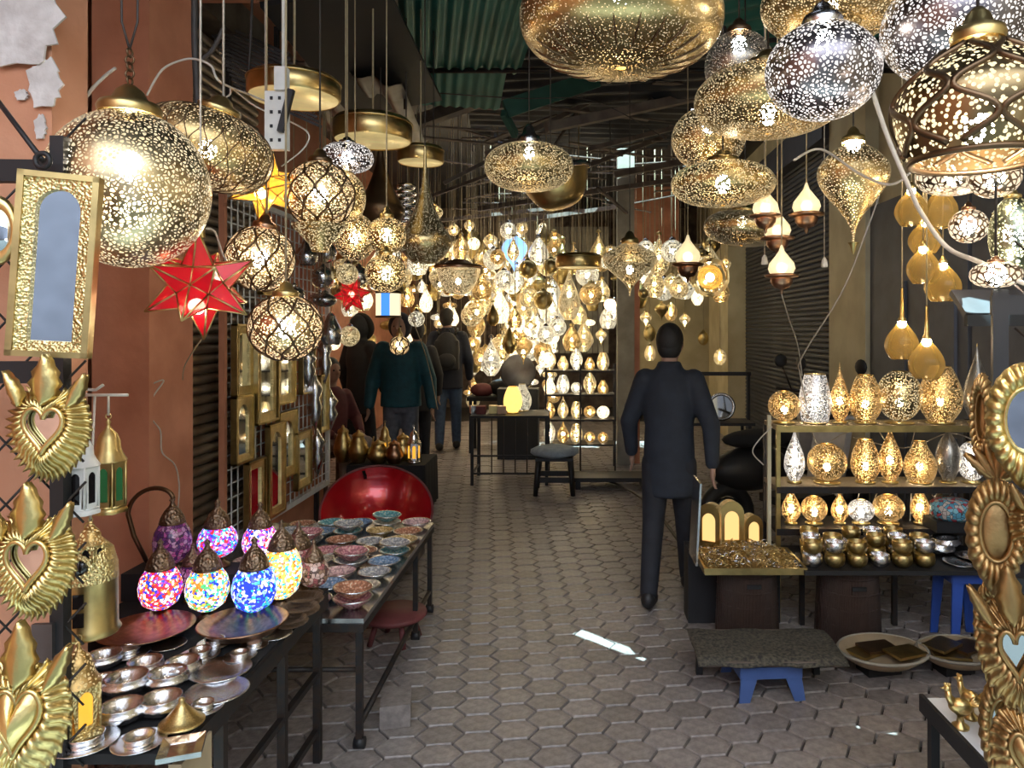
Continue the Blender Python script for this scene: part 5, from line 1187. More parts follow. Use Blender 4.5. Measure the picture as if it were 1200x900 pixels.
# cups: two layers in rows
random.seed(3)
cz = .4135; crow = 0
for j, yy in enumerate((3.62, 3.74, 3.86)):
    for i in range(6):
        x = 1.18 + i * .112 + .03 * j; r = .050
        mat = 'brass' if (i * 2 + j) % 3 else 'silver'
        nm = 'brass' if mat == 'brass' else 'silver'
        dish('cup', 'cup', mat, (x, yy, cz), r, f'{nm} cup, {ORD[i]} from the left in the {["front", "middle", "back"][j]} row on the counter', 'cups on the counter', zs=1.25)
        if (i + j) % 4 != 3:
            m2 = 'silver' if (i + j) % 2 else 'brass'
            dish('cup', 'cup', m2, (x, yy, cz + .0655), r * .98, f'{m2} cup stacked on the {ORD[i]} cup from the left in the {["front", "middle", "back"][j]} row', 'cups on the counter', zs=1.25)
for o in bpy.data.objects:
    if o.name.startswith('cup'): o['category'] = 'cup'
for i, (x, y) in enumerate(((1.93, 3.66), (2.03, 3.74), (1.90, 3.80), (2.06, 3.62), (1.98, 3.88))):
    dish('silver_dish', ['flat', 'bowlplate', 'lotus', 'flat', 'lotus'][i], 'silver', (x, y, cz + .004 * i), .075, ['flat silver plate at the right front of the counter', 'silver plate with bowl at the right of the counter', 'scalloped silver bowl right of the cups', 'flat silver plate at the outer right counter corner', 'scalloped silver bowl at the back of the counter'][i], 'silver dishes on the counter', rot=(.05, .04, i))
dish('cup', 'cup', 'brass', (1.985, 3.585, cz + .03), .044, 'single brass cup at the right front corner of the counter', None, zs=1.25)['category'] = 'cup'
# tray of gold trinkets, leaning glass pane, arched amber lamps
tr = root('trinket_tray', 'shallow tray heaped with gold chains beside the lamp rack', 'tray', (.885, 3.74, .386))
MB().box((0, 0, .006), (.5, .34, .012)).build('tray', M['brass'], tr)
for (c, d) in (((0, -.17, .02), (.5, .01, .03)), ((0, .17, .02), (.5, .01, .03)), ((-.25, 0, .02), (.01, .34, .03)), ((.25, 0, .02), (.01, .34, .03))): MB().box(c, d).build('tray_rim', M['brass'], tr)
mb = MB(); random.seed(9)
for k in range(420):
    a, b = random.uniform(-.23, .23), random.uniform(-.15, .15); hgt = .02 + random.random() * .07 * (1 - (abs(a) / .26) ** 2)
    mb.mi = random.choice((0, 0, 0, 1)); mb.torus((a, b, hgt), random.uniform(.008, .024), .0022, 9, 4, Euler((random.uniform(-1, 1), random.uniform(-1, 1), 0)).to_matrix())
tag(mb.build('trinkets', [M['gold'], M['silver']], tr), 'heap of thin gold chain links and rings', kind='stuff')
tag(MB().box((0, 0, 0), (.01, .22, .42), M=Matrix.Rotation(.05, 3, 'Y')).build('leaning_glass', M['steel'], None, (.625, 3.80, .60)), 'upright glass pane with a bright edge at the left of the trinket tray', 'pane')
def arch_lamp(label, x, y, w_, h_, rz):
    o = root('arched_lamp', label, 'lamp', (x, y, .403), (0, 0, rz), 'arched amber lamps on the tray')
    ot = arch(w_, h_, 12); MB().prism([(a, b + h_ / 2) for a, b in ot], .06).build('shade', M['pf_table'], o)
    ins = [(a * .6, b * .62 + h_ * .48) for a, b in ot]
    MB().prism(ins, .004, c=(0, -.034, 0)).build('front_panel', M['amber_glow'], o)
    fr = MB(); fr.frame([(a * 1.05, b * 1.03 + h_ / 2) for a, b in ot], [(a * .62, b * .64 + h_ * .48) for a, b in ot], .01, c=(0, -.034, 0)); fr.build('frame', M['gold'], o)
arch_lamp('arched amber lamp at the left by the glass pane', .74, 3.98, .12, .24, -.5); arch_lamp('tallest arched amber lamp in the middle of the tray', .85, 4.0, .13, .25, .05); arch_lamp('small arched amber lamp right on the tray by the rack', .97, 4.02, .10, .17, .2)
sup = MB().box((.86, 4.02, .2), (.5, .16, .40)).build('crate_box', M['black']); tag(sup, 'black box behind the wicker drum that carries the arched lamps', 'box')
# woven trays with mirrors
def woven(label, x, y, r, z=.065):
    o = root('woven_tray', label, 'tray', (x, y, 0), (0, 0, .2), 'woven trays')
    MB().lathe([(1e-4, z), (r * .7, z), (r * .95, z + .035), (r, z + .05), (r * .97, z + .055), (r * .68, z + .018), (1e-4, z + .014)], 32, ell=.8).build('basket', M['tanwood'], o)
    for k in range(3): MB().box((random.uniform(-.08, .08), random.uniform(-.06, .06), z + .03 + .012 * k), (.16, .11, .012), random.uniform(-.6, .6)).build('mirror_frame', M['bronze' if k % 2 else 'brass'], o)
    MB().torus((0, 0, z + .05), r * .985, .008, 32, 6, Matrix.Diagonal((1, .8, 1))).build('rim', M['palewood'], o)
    MB().box((0, .03, z / 2), (r * .8, r * .5, z)).build('foot_box', M['black'], o)
woven('oval woven tray with little framed mirrors on the paving', 1.42, 3.36, .21); woven('oval woven tray with odd metalware next to the black right panel', 1.77, 3.36, .19)
# patterned box on the shelf, scooters behind
o = root('gift_box', 'rounded red and blue patterned box at the right end of the lowest shelf', 'box', (2.06, 3.98, .50))
M['pattern'] = mosaic('pattern', [(.1, .35, .5), (.5, .06, .08), (.2, .5, .6), (.6, .55, .5)], 45, .0, .5)
MB().lathe([(1e-4, .06), (.09, .06), (.11, .08), (.11, .14), (.08, .165), (1e-4, .17)], 20).build('body', M['pattern'], o); MB().box((0, 0, .03), (.24, .16, .06)).build('base', M['black'], o)
def scooter(label, x, y, rz):
    o = root('motor_scooter', label, 'scooter', (x, y, 0), (0, 0, rz), 'parked scooters')
    for yy in (-.58, .58):
        MB().torus((0, yy, .24), .19, .055, 24, 8, Matrix.Rotation(PI / 2, 3, 'Y')).build('wheel', M['black'], o); MB().lathe([(1e-4, -.03), (.13, -.03), (.13, .03), (1e-4, .03)], 14).build('hub', M['steel'], o, (0, yy, .24), (0, PI / 2, 0))
    MB().ball((0, .35, .56), .3, 18, 10, (.5, 1.15, .55)).build('rear_body', M['black'], o); MB().ball((0, .28, .78), .25, 16, 8, (.55, 1.3, .28)).build('seat', M['cloth_black'], o)
    MB().box((0, -.1, .3), (.3, .5, .06)).build('footboard', M['black'], o); MB().box((0, -.42, .62), (.34, .06, .62), M=Matrix.Rotation(.2, 3, 'X')).build('leg_shield', M['white_paint'], o)
    MB().ball((0, -.48, .98), .13, 14, 8, (1.1, .9, .8)).build('headset', M['black'], o); MB().ball((0, -.58, .98), .07, 12, 6).build('headlight', M['steel'], o)
    MB().tube([(-.34, -.36, 1.06), (-.12, -.46, 1.03), (.12, -.46, 1.03), (.34, -.36, 1.06)], .016, 8).build('handlebar', M['iron'], o)
    for s in (-1, 1):
        m = MB().tube([(s * .22, -.42, 1.05), (s * .30, -.42, 1.25)], .008, 6).build('mirror_arm', M['iron'], o); MB().ball((s * .32, -.42, 1.31), .06, 12, 6, (1, .3, 1)).build('mirror', M['black'], m)
    MB().tube([(0, -.56, .3), (0, -.44, .95)], .03, 8).build('fork', M['iron'], o)
scooter('black scooter with white shield parked behind the lamp rack', 1.62, 5.55, math.radians(115)); scooter('dark scooter parked by the shutter behind the trinket tray', 2.14, 7.0, math.radians(4))
# ------------------------------------------------------------------ right foreground panel with bronze ornaments
rp = root('mesh_panel', 'black mesh panel at the right photo edge hung with bronze ornaments', 'panel', (1.20, 1.82, 0), (0, 0, -.35))
for x in (-.12, .34): MB().box((x, 0, .85), (.035, .03, 1.7)).build('upright', M['black'], rp)
for z in (.05, 1.66): MB().box((.11, 0, z), (.5, .028, .05)).build('crossbar', M['black'], rp)
for k in range(14):
    for s in (-1, 1): piece(wme, 'wire', rp, (.11, .004 * s, .2 + k * .11), (0, s * .8, 0), (1, 1, .55))
MB().box((.11, .05, .5), (.46, .012, .9)).build('backing', M['black'], rp)
lg = root('ledge', 'black metal ledge caught by a streak of sun above the right panel', 'ledge', (1.42, 2.32, 1.70)); MB().box((0, 0, -.02), (.40, .12, .02), M=Matrix.Rotation(.7, 3, 'X')).build('board', M['tin_grey'], lg); MB().box((0, -.05, -.075), (.40, .02, .035)).build('lip', M['black'], lg); MB().box((.2, .08, -.86), (.03, .03, 1.68)).build('post', M['black'], lg); pass
def oval_orn(label, u, v, wpx, hpx, Y, rz, mirror=True, mat='bronzegold', tip=True):
    o = root('oval_mirror' if mirror else 'bronze_ornament', label, 'mirror' if mirror else 'ornament', P(u, v, Y), (0, 0, rz), 'bronze ornaments on the right panel'); a = S(wpx, Y) / 2; b = S(hpx, Y) / 2
    n = 96; Q = 6; vs = []
    for i in range(n):
        t = 2 * PI * i / n; k = 1 + .05 * math.cos(24 * t); tipk = 1 + (.22 * max(0, -math.sin(t)) ** 12 if tip else 0)
        for q in range(Q):
            s = .55 + .45 * q / (Q - 1)
            vs.append((a * math.cos(t) * s * (k if q > 3 else 1), -.022 * math.sin(PI * q / (Q - 1)) - .005 * math.cos(24 * t) * (q > 1), b * math.sin(t) * s * (tipk if q > 2 else 1)))
    mb = MB(); mb.add(vs, [(i * Q + q, i * Q + q + 1, ((i + 1) % n) * Q + q + 1, ((i + 1) % n) * Q + q) for i in range(n) for q in range(Q - 1)], True); solid(mb.build('frame', M[mat], o), .004)
    MB().tube([(a * .57 * math.cos(2 * PI * i / 40), -.012, b * .57 * math.sin(2 * PI * i / 40)) for i in range(41)], .005, 6, False).build('bead', M[mat], o)
    if mirror: MB().prism([(a * .57 * math.cos(2 * PI * i / 40), b * .57 * math.sin(2 * PI * i / 40)) for i in range(40)], .004).build('mirror_glass', M['mirror'], o)
    else: MB().ball((0, 0, 0), a * .6, 20, 10, (1, .35, b / a)).build('boss', M[mat], o)
oval_orn('oval mirror in a broad gold frame at the right photo edge', 1202, 492, 80, 132, 1.52, -.35, mat='leafgold')
oval_orn('bronze shield ornament with domed boss on the right panel', 1167, 622, 60, 122, 1.55, -.4, mirror=False)
heart_mirror('bronze flame heart mirror at the middle right edge', S(76, 1.5), S(150, 1.5), P(1190, 765, 1.5), (0, -.1, -.4), 'bronzegold', inner=.42, ribs=26, group='bronze ornaments on the right panel')
oval_orn('narrow bronze mirror left of the flame heart on the right panel', 1166, 735, 40, 120, 1.6, -.9)
oval_orn('pointed bronze mirror at the bottom of the right panel', 1174, 850, 44, 120, 1.56, -.5)
heart_mirror('bronze heart ornament in the bottom right corner', S(70, 1.42), S(120, 1.42), P(1200, 880, 1.42), (0, 0, -.3), 'bronzegold', mirror=False, crown=False, ribs=24, group='bronze ornaments on the right panel')
heart_mirror('small bronze heart mirror at the far right between shield and oval mirror', S(50, 1.5), S(90, 1.5), P(1212, 615, 1.5), (0, 0, -.3), 'bronzegold', ribs=24, group='bronze ornaments on the right panel')
def fan_orn(label, u, v, wpx, hpx, Y, rz, n=7):
    o = root('fan_ornament', label, 'ornament', P(u, v, Y), (0, 0, rz), 'bronze ornaments on the right panel'); w_ = S(wpx, Y); h_ = S(hpx, Y)
    lm = leaf_mb(w_ * .32, h_ * .75).mesh('leaf', M['bronzegold'])
    for k in range(n):
        a = (k - (n - 1) / 2) * .30; solid(piece(lm, 'leaf', o, (0, -.004 * (k % 2), -h_ * .3), (0, a, 0)), .003)
    MB().ball((0, -.008, -h_ * .3), w_ * .16, 12, 8, (1, .4, 1)).build('knob', M['bronzegold'], o)
fan_orn('bronze leaf fan above the shield ornament on the right panel', 1170, 545, 44, 60, 1.62, -.6)
oval_orn('slim bronze spike mirror highest on the right panel', 1152, 488, 22, 100, 1.66, -.9, mirror=False)
# white board with brass rooster figurines
M['white_top'] = plain('white_top', (.88, .88, .90), .4, scale=20, var=.06)
wb = root('white_board', 'white topped board with black edge at the lower right', 'shelf', (1.225, 1.98, 0))
MB().box((0, 0, .49), (.38, .36, .02)).build('board', M['white_top'], wb); MB().box((-.195, 0, .485), (.012, .37, .05)).build('edge', M['black'], wb); MB().box((0, -.185, .485), (.4, .012, .05)).build('edge', M['black'], wb)
for (x, y) in ((-.17, .16), (.17, .16), (.17, -.16), (-.17, -.16)): MB().box((x, y, .24), (.025, .025, .48)).build('leg', M['black'], wb)
def rooster(label, x, y, rz, s=1.0):
    o = root('rooster_figurine', label, 'figurine', (x, y, .5), (0, 0, rz), 'brass rooster figurines'); o.scale = (s, s, s)
    MB().lathe([(1e-4, 0), (.022, 0), (.022, .006), (.010, .014), (.008, .03), (.014, .036)], 14).build('pedestal', M['gold'], o)
    b = MB(); b.ball((0, 0, .055), .022, 14, 10, (1.35, .8, 1)); b.tube([(.016, 0, .06), (.028, 0, .078), (.030, 0, .094)], [.014, .009, .008], 8); b.ball((.031, 0, .098), .0095, 10, 8); b.tube([(.038, 0, .098), (.048, 0, .096)], [.004, .001], 6); b.build('body', M['gold'], o)
    for k in range(4): MB().tube([(-.02, 0, .062), (-.038 - .004 * k, (k - 1.5) * .004, .085 - .006 * k), (-.048 - .003 * k, (k - 1.5) * .006, .082 - .018 * k)], [.006, .005, .001], 6).build('tail_feather', M['gold'], o)
    cb = MB()
    for k in range(3): cb.ball((.026 + .005 * k, 0, .109), .004, 8, 6)
    cb.build('comb', M['gold'], o)
rooster('brass rooster figurine standing at the left on the white board', 1.06, 2.0, 2.8, 1.05); rooster('brass rooster figurine half hidden by the right panel', 1.115, 2.05, 2.2, 1.0)
rooster('tiny brass figurine lying low on the white board front', 1.13, 1.88, .4, .45)
# ------------------------------------------------------------------ mid and far furniture
bk = root('wire_table', 'black iron table with wares beside the padded stool', 'table', (-.68, 7.65, 0))
MB().box((0, 0, .70), (.80, .55, .025)).build('tabletop', M['black'], bk)
for (x, y) in ((-.38, -.25), (.38, -.25), (-.38, .25), (.38, .25)): MB().box((x, y, .345), (.03, .03, .69)).build('leg', M['black'], bk)
for z in (.12, .3): MB().box((0, -.25, z), (.78, .018, .018)).build('stretcher', M['black'], bk)
for x in (-.38, .38): MB().box((x, 0, .12), (.018, .5, .018)).build('stretcher', M['black'], bk)
for k in range(5): MB().box((-.3 + .12 * k, -.25, .4), (.012, .012, .58)).build('grid_bar', M['iron'], bk)
for (lb, u, v, w_, h_, k, m) in (('large yellow stone lamp on the black iron table', 601, 0, 22, 30, 'egg', 'warm_stone'), ('white glowing onion lamp on the black iron table', 612, 0, 22, 30, 'onion', 'far_white')):
    if m not in M: M[m] = plain(m, (.8, .5, .12), .5, scale=20, emis=((1, .62, .15), 1.0))
    table_lamp(lb, u, w_, h_, .713, k, m, Y=7.6 if 'yellow' in lb else 7.82, bulb=None)
for i, (u, c_) in enumerate(((565, 'maroon'), (578, 'brass'), (588, 'copper'), (556, 'silver'))):
    x = (u - U0) / F * 7.6; tag(MB().box((x, 7.55 + .05 * (i % 2), .755), (.09, .12, .08), .1 * i).build('ware_box', M[c_]), ['maroon', 'brass', 'copper', 'silver'][i] + ' little ware box on the black iron table', 'box', 'ware boxes on the iron table')
st = root('padded_stool', 'dark wooden stool with a grey blue cushion in the alley', 'stool', P(650, 578, 7.1) * 1); st.location.z = 0
cu = MB(); cu.lathe([(1e-4, .36), (.19, .36), (.225, .385), (.22, .42), (.17, .445), (1e-4, .45)], 24, mod=lambda q, t: 1 + .06 * math.cos(4 * q)); cu.build('cushion', M['cushion'], st)
for (x, y) in ((-.15, -.15), (.15, -.15), (-.15, .15), (.15, .15)): MB().tube([(x, y, .36), (x * 1.2, y * 1.2, 0)], [.028, .022], 6).build('leg', M['black'], st)
for y in (-.16, .16): MB().box((0, y, .15), (.32, .02, .05)).build('stretcher', M['black'], st)
MB().box((0, 0, .345), (.36, .36, .03)).build('seat', M['black'], st)
fr = root('lamp_rack', 'far rack of small glowing lamps behind the padded stool', 'shelf rack', (.05, 8.3, 0))
FZ = (.30, .58, .86, 1.13)
for z in FZ: MB().box((0, 0, z - .012), (.78, .3, .02)).build('shelf_board', M['iron'], fr)
for x in (-.39, .39, 0):
    for y in (-.14, .14): MB().box((x, y, .6), (.018, .018, 1.2)).build('upright', M['iron'], fr)
random.seed(17)
for i, z in enumerate(FZ):
    for k in range(5):
        kd = random.choice(['egg', 'neck_drop', 'onion', 'globe', 'spindle']); asp = {'egg': 1.4, 'neck_drop': 2.2, 'onion': 1.2, 'globe': 1.0, 'spindle': 2.0}[kd]
        wd = random.uniform(.12, .15); hh = min(.25, wd * asp); m = random.choices(['far_warm', 'far_white', 'far_amber', 'brass', 'far_hot'], (4, 3, 3, 2 if i < 2 else 0, 2))[0]
        pr = [(r, q + hh / 2) for r, q in prof(kd, wd, hh, 10)]; mb = MB(); mb.lathe(pr, 14); mb.mi = 1; mb.ball((0, 0, hh * .4), .02, 8, 6)
        tag(mb.build('shelf_lamp', [M[m], M['far_bulb']], None, (-.30 + k * .152, 8.26 + random.uniform(-.03, .05), z - .001)), f'{ORD[k]} small lamp from the left on the {["lowest", "second lowest", "second highest", "highest"][i]} shelf of the far rack', 'lamp', 'lamps on the far rack')
mb = MB(); mb.lathe([(1e-4, -.02), (.2, -.02), (.22, 0), (.2, .02), (1e-4, .02)], 32)
tag(mb.build('round_tray', M['tin_grey'], None, P(607, 436, 8.9), (math.radians(82), .1, .2)), 'big round grey metal tray standing behind the iron table', 'tray')
tag(MB().box((P(607, 436, 8.9).x, 9.0, .43), (.5, .3, .86)).build('cabinet', M['black']), 'black cabinet behind the iron table', 'cabinet')
o = root('cloth_bench', 'dark bench heaped with dark wares left of the round tray', 'bench', (-1.02, 9.5, 0)); MB().box((0, 0, .70), (.75, .5, .05)).build('top', M['cloth_black'], o)
for (x, y) in ((-.33, -.2), (.33, -.2), (-.33, .2), (.33, .2)): MB().box((x, y, .34), (.04, .04, .68)).build('leg', M['black'], o)
MB().ball((.1, 0, .83), .2, 16, 8, (1.2, .8, .6)).build('bundle', M['cloth_black'], o); MB().ball((-.2, -.05, .8), .13, 14, 8, (1.2, .8, .7)).build('bundle', M['maroon'], o)
# low black board on the floor, framed display right of the post
o = root('low_platform', 'low black platform on the floor right of the padded stool', 'platform', (.35, 7.35, 0)); MB().box((0, 0, .10), (.75, .35, .04)).build('board', M['black'], o)
for x in (-.33, .33): MB().box((x, 0, .04), (.05, .3, .08)).build('runner', M['black'], o)
dt = root('display_table', 'dark table with leaning mirrors before the cream niche', 'table', (1.28, 7.6, 0)); MB().box((0, 0, .62), (1.1, .4, .03)).build('tabletop', M['black'], dt)
for (x, y) in ((-.5, -.17), (.5, -.17), (-.5, .17), (.5, .17)): MB().box((x, y, .305), (.03, .03, .61)).build('leg', M['black'], dt)
MB().box((0, .1, 1.12), (1.15, .03, .04)).build('rail', M['black'], dt)
for x in (-.55, .55): MB().box((x, .1, .88), (.03, .03, .5)).build('rail_post', M['black'], dt)
for i, (u, v, a, b) in enumerate(((768, 465, .09, .2), (804, 455, .1, .19), (846, 495, .13, .13))):
    o = root('oval_mirror', ['leaning narrow oval mirror at the left of the dark table', 'leaning oval mirror in the middle of the dark table', 'round framed mirror standing at the right end of the dark table'][i], 'mirror', (P(u, v, 7.55).x, 7.58, .653 + b), (-.15, 0, 0), 'leaning mirrors')
    MB().tube([(a * math.cos(2 * PI * k / 32), 0, b * math.sin(2 * PI * k / 32)) for k in range(33)], .018, 6, False).build('frame', M['steel'], o)
    MB().prism([(a * math.cos(2 * PI * k / 32), b * math.sin(2 * PI * k / 32)) for k in range(32)], .006).build('mirror_glass', M['mirror'], o)
random.seed(41); NICHE = []
for i in range(9):
    q = P(random.uniform(750, 845), random.uniform(350, 420), random.uniform(8.8, 11.5)); no_ = far_lamp(random.choice(['egg', 'globe', 'top_drop']), .17, .22, random.choice(['far_warm', 'brass', 'far_amber', 'silver']), 'brass', q, 'niche_lamp', 'small lamp hanging in front of the cream niche', 'lamps at the cream niche'); NICHE.append((q.x / q.y, no_))
ordinals(NICHE)
# ------------------------------------------------------------------ people
SK = plain('skin', (.42, .25, .18), .55, var=.1, scale=8); HAIR = plain('hair', (.012, .010, .009), .6, scale=40, bump=.4)
SHOE = plain('shoe', (.02, .02, .022), .5, scale=8); SHOEW = plain('shoe_pale', (.45, .45, .46), .6, scale=8)
def remesh(o, vox, sm=4):
    m = o.modifiers.new('remesh', 'REMESH'); m.mode = 'VOXEL'; m.voxel_size = vox; m.use_smooth_shade = True
    s = o.modifiers.new('smooth', 'SMOOTH'); s.iterations = sm; s.factor = .5; return o
def limb(mb, pts, rs): 
    mb.tube(pts, rs, 12); 
    for p, r in zip(pts, rs): mb.ball(p, r, 12, 8)
def torso(mb, rows, dx=0.0, lean=0.0):
    # rows: (z, rx, ry)
    vs = []; n = 20
    for (z, rx, ry) in rows:
        for j in range(n):
            a = 2 * PI * j / n; vs.append((rx * math.cos(a) + dx, ry * math.sin(a) - lean * max(0, z - .95), z))
    k = len(rows); mb.add(vs, [(i * n + j, i * n + (j + 1) % n, (i + 1) * n + (j + 1) % n, (i + 1) * n + j) for i in range(k - 1) for j in range(n)] + [tuple(range(n))[::-1], tuple(range((k - 1) * n, k * n))], True)
def person(label, loc, rz, coat, legs, shoes, H=1.75, head=(0, 0), lean=0.03, stride=.12, arms=None, coatlen=.82, hood=None, fur=None, bulk=1.0, feet_z=0.0, pack=None, hair=True, bun=False, gait=1):
    s = H / 1.75; o = root('person', label, 'person', loc, (0, 0, rz)); o.scale = (s, s, s)
    arms = arms or ((-.25, -.04, 1.12, -.26, -.12, .88), (.25, .02, 1.12, .26, -.06, .88))
    fy = lambda z: -lean * max(0, z - .95)
    hx, hy = head
    hc = Vector((hx, fy(1.62) - .015 + hy, 1.635 - abs(hy) * .35))
    foot = {-1: -stride * gait, 1: stride * gait}
    knee = {k: Vector((k * .095, foot[k] * .35 - .03, .50)) for k in (-1, 1)}; ank = {k: Vector((k * .10, foot[k], .085)) for k in (-1, 1)}
    sh = {k: Vector((k * .175 * bulk ** .5, fy(1.42), 1.415)) for k in (-1, 1)}
    b = MB()
    limb(b, [(0, fy(1.42), 1.42), (hx * .4, fy(1.52) + hy * .3, 1.52)], [.062, .056]); b.ball(hc, .098, 18, 14, (.80, .98, 1.18)); b.ball(hc + Vector((0, -.02, -.06)), .07, 14, 10, (.85, 1, .9))
    b.tube([hc + Vector((0, -.088, .015)), hc + Vector((0, -.115, -.02)), hc + Vector((0, -.09, -.03))], [.010, .016, .012], 8)
    for k in (-1, 1): b.ball(hc + Vector((k * .08, .008, -.005)), .026, 8, 8, (.4, .7, 1.1))
    torso(b, [(.88, .13, .09), (1.05, .12, .085), (1.3, .145, .10), (1.42, .12, .08), (1.46, .07, .06)], 0, lean)
    for k, A in zip((-1, 1), arms):
        el = Vector(A[:3]); wr_ = Vector(A[3:]); limb(b, [sh[k], el, wr_], [.048, .038, .027])
        d = (wr_ - el).normalized(); side = Vector((0, -1, 0)); nrm = d.cross(side).normalized() if abs(d.dot(side)) < .95 else Vector((1, 0, 0)); side = nrm.cross(d)
        b.ball(wr_ + d * .05, .036, 10, 8, (.55, 1, 1.25))
        for f in range(4):
            r0 = wr_ + d * .075 + side * (f - 1.5) * .018; l = (.062, .072, .068, .052)[f]
            limb(b, [r0, r0 + d * l * .55 + nrm * (-k) * .006, r0 + d * l - nrm * k * .022], [.0095, .009, .0075])
        limb(b, [wr_ + d * .025 + side * .03, wr_ + d * .055 + side * .05, wr_ + d * .085 + side * .046], [.011, .010, .008])
    for k in (-1, 1): limb(b, [(k * .085, 0, .90), knee[k], ank[k]], [.075, .052, .038])
    remesh(b.build('body', SK, o), .0125, 2)
    # eyes, brows, mouth
    for k in (-1, 1): MB().ball(hc + Vector((k * .032, -.086, .012)), .010, 8, 6).build('eye', HAIR, o)
    MB().ball(hc + Vector((0, -.090, -.058)), .018, 8, 6, (1.2, .35, .35)).build('mouth', M['maroon'], o)
    c = MB()
    torso(c, [(coatlen, .172 * bulk, .125 * bulk), (.95, .168 * bulk, .125 * bulk), (1.1, .16 * bulk, .12 * bulk), (1.28, .18 * bulk, .132 * bulk), (1.40, .165 * bulk, .115 * bulk), (1.47, .09, .08), (1.52, .072, .07)], 0, lean)
    for k, A in zip((-1, 1), arms):
        el = Vector(A[:3]); wr_ = Vector(A[3:]); limb(c, [sh[k] - Vector((k * .02, 0, .02)), el, el.lerp(wr_, .93)], [.080 * bulk, .062 * bulk, .046 * bulk])
    if hood is True: c.ball(hc + Vector((0, .03, -.01)), .135, 16, 12, (.92, 1.0, 1.12))
    remesh(c.build('coat', coat, o), .014, 5)
    t = MB(); torso(t, [(.78, .155, .115), (.9, .158, .12), (1.0, .15, .11)])
    for k in (-1, 1): limb(t, [(k * .082, 0, .86), knee[k], ank[k] + Vector((0, 0, .01))], [.098, .072, .056])
    remesh(t.build('trousers', legs, o), .014, 4)
    for k in (-1, 1):
        f = MB(); a = ank[k]; f.ball(a + Vector((0, -.065, -.045)), .06, 14, 8, (.8, 2.1, .62)); f.ball(a + Vector((0, .02, -.02)), .052, 12, 8, (.9, 1.1, 1.1))
        f.v = [(x, y, max(z, 0.0)) for x, y, z in f.v]; f.build('shoe', shoes, o)
    if hair and not hood:
        h = MB(); h.ball(hc + Vector((0, .022, .030)), .104, 18, 12, (.86, .98, 1.06)); h.ball(hc + Vector((0, .045, -.02)), .082, 14, 10, (.95, .8, 1.0)); h.build('hair', HAIR, o)
        if bun: MB().ball(hc + Vector((0, .07, .12)), .05, 12, 8).build('hair_bun', HAIR, o)
    if hood and hood is not True:
        h = MB(); h.ball(hc + Vector((0, .055, .018)), .125, 18, 14, (.92, 1.0, 1.1)); h.build('hood', hood, o)
    if fur:
        f = MB(); f.torus(hc + Vector((0, -.02, .0)), .125, .04, 28, 8, Matrix.Rotation(PI / 2 - .25, 3, 'X')); f.build('fur_trim', fur, o)
    if pack:
        p = MB(); p.ball((0, .21, 1.24), .17, 16, 12, (.92, .55, 1.35)); p.box((0, .20, 1.18), (.29, .14, .36)); remesh(p.build('backpack', pack, o), .014, 8)
        q = MB(); q.ball((0, .30, 1.12), .10, 14, 8, (1.1, .35, .9)); q.build('backpack_pocket', pack, o)
        for k in (-1, 1): MB().tube([(k * .10, .14, 1.44), (k * .115, -.02, 1.50), (k * .12, -.14, 1.38), (k * .13, -.15, 1.2), (k * .14, .05, 1.06)], .018, 6).build('backpack_strap', pack, o)
        MB().torus((0, .17, 1.47), .03, .008, 12, 5, Matrix.Rotation(PI / 2, 3, 'X')).build('backpack_loop', pack, o)
    return o
NAVY = plain('coat_navy', (.008, .012, .028), .75, scale=20); DENIM = plain('denim', (.06, .10, .18), .8, scale=25, var=.3); GREYJ = plain('jeans_grey', (.10, .115, .15), .8, scale=25, var=.3)
TEAL = plain('jacket_teal', (.006, .075, .105), .7, scale=18, var=.3, bump=.2); BLK = plain('coat_black', (.012, .012, .016), .75, scale=20); PACK = plain('backpack', (.008, .008, .01), .65, scale=20)
FUR = plain('fur', (.015, .013, .012), .95, scale=60, bump=1.0, bscale=140); MAR = plain('coat_maroon', (.11, .022, .025), .8, scale=18); GHN = plain('coat_slate', (.020, .026, .040), .8, scale=14); PALE = plain('trousers_pale', (.35, .31, .27), .85, scale=14)
DKT = plain('trousers_dark', (.018, .020, .028), .8, scale=14)
q = P(525, 527, 9.55); person('man in a navy coat and jeans seen from behind, wearing a black backpack', (q.x, q.y, 0), PI + .12, NAVY, DENIM, SHOE, 1.86, head=(.02, -.02), pack=PACK, stride=.08, coatlen=.76, bulk=1.08)
q = P(470, 500, 7.15); person('person in a teal jacket and grey jeans facing the camera with lowered head', (q.x, q.y, 0), .05, TEAL, GREYJ, SHOE, 1.74, head=(0, -.05), lean=.05, stride=.05, arms=((-.28, .0, 1.10, -.30, -.06, .84), (.28, .0, 1.10, .31, -.05, .84)), coatlen=.84, bulk=1.18, hood=NAVY)
q = P(421, 500, 8.4); person('person in a long black coat with a fur trimmed hood, left of the teal jacket', (q.x, q.y, 0), PI * .85, BLK, DKT, SHOE, 1.74, hood=True, fur=FUR, coatlen=.62, bulk=1.0)
q = P(489, 500, 8.2); person('dark haired person with a bun half hidden behind the teal jacket', (q.x, q.y, 0), PI + .3, BLK, DKT, SHOEW, 1.68, bun=True, coatlen=.7, stride=.14)
q = P(784, 700, 4.3); person('person in dark slate clothing walking up the alley, seen from behind', (q.x, q.y, 0), PI - .25, GHN, DKT, SHOE, 1.62, head=(0, -.02), stride=.20, coatlen=.66, bulk=.98, arms=((-.27, .06, 1.12, -.28, .10, .88), (.27, -.06, 1.12, .27, -.16, .90)))
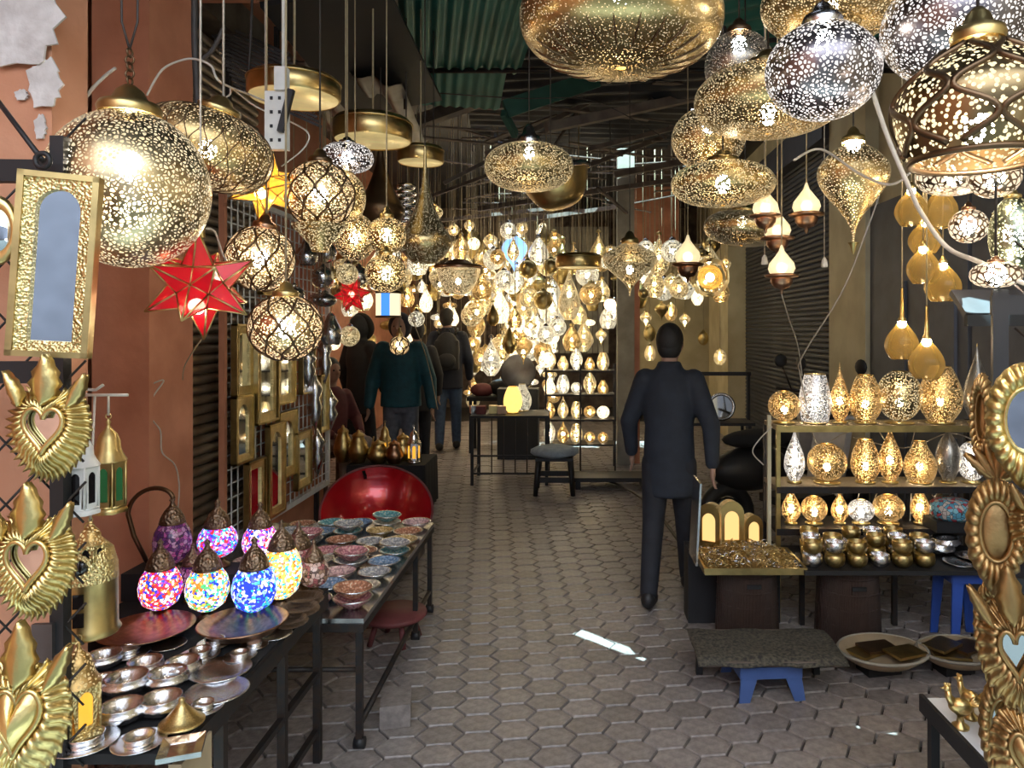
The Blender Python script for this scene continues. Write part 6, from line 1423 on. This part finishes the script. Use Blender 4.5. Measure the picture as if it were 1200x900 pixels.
# seated person in maroon by the left wall
o = root('person', 'seated person in a maroon top and pale trousers by the left wall', 'person', (-2.42, 7.15, 0), (0, 0, .9))
hc = Vector((0, -.02, 1.18)); b = MB(); b.ball(hc, .098, 18, 12, (.8, .98, 1.18)); limb(b, [(0, 0, .98), (0, -.01, 1.08)], [.06, .055]); b.tube([hc + Vector((0, -.088, .015)), hc + Vector((0, -.115, -.02)), hc + Vector((0, -.09, -.03))], [.010, .016, .012], 8)
torso(b, [(.46, .13, .1), (.7, .12, .09), (.95, .13, .09)])
for k in (-1, 1):
    limb(b, [(k * .17, 0, .95), (k * .24, -.08, .70), (k * .14, -.30, .58)], [.045, .036, .026]); limb(b, [(k * .09, -.02, .48), (k * .12, -.42, .50), (k * .12, -.44, .09)], [.07, .05, .036])
    for f in range(4): limb(b, [Vector((k * .12 + (f - 1.5) * .017, -.33, .575)), Vector((k * .11 + (f - 1.5) * .017, -.39, .565)), Vector((k * .11 + (f - 1.5) * .016, -.42, .548))], [.0095, .009, .0075])
    limb(b, [Vector((k * .10, -.32, .59)), Vector((k * .07, -.36, .585))], [.011, .009]); b.ball((k * .12, -.32, .575), .036, 10, 8, (1, 1.1, .5))
remesh(b.build('body', SK, o), .0125, 2)
c = MB(); torso(c, [(.44, .18, .14), (.6, .17, .135), (.85, .185, .13), (.97, .15, .11), (1.03, .08, .075)])
for k in (-1, 1): limb(c, [(k * .165, 0, .93), (k * .24, -.08, .70), (k * .16, -.27, .59)], [.072, .056, .042])
remesh(c.build('top', MAR, o), .014, 5)
t = MB(); torso(t, [(.40, .17, .15), (.5, .17, .15)])
for k in (-1, 1): limb(t, [(k * .09, -.02, .48), (k * .12, -.42, .50), (k * .12, -.44, .10)], [.09, .07, .055])
remesh(t.build('trousers', PALE, o), .014, 4)
for k in (-1, 1):
    f = MB(); f.ball((k * .12, -.5, .04), .06, 14, 8, (.8, 2.0, .62)); f.v = [(x, y, max(z, 0.0)) for x, y, z in f.v]; f.build('shoe', SHOE, o)
h = MB(); h.ball(hc + Vector((0, .022, .030)), .104, 18, 12, (.86, .98, 1.06)); h.build('hair', HAIR, o)
for k in (-1, 1): MB().ball(hc + Vector((k * .032, -.086, .012)), .010, 8, 6).build('eye', HAIR, o)
o = root('box_stool', 'low wooden box seat under the person in maroon', 'seat', (-2.42, 7.19, 0), (0, 0, .9)); MB().box((0, 0, .37), (.4, .36, .04)).build('seat_top', M['roofwood'], o)
for x in (-.17, .17): MB().box((x, 0, .175), (.03, .34, .35)).build('side', M['roofwood'], o)
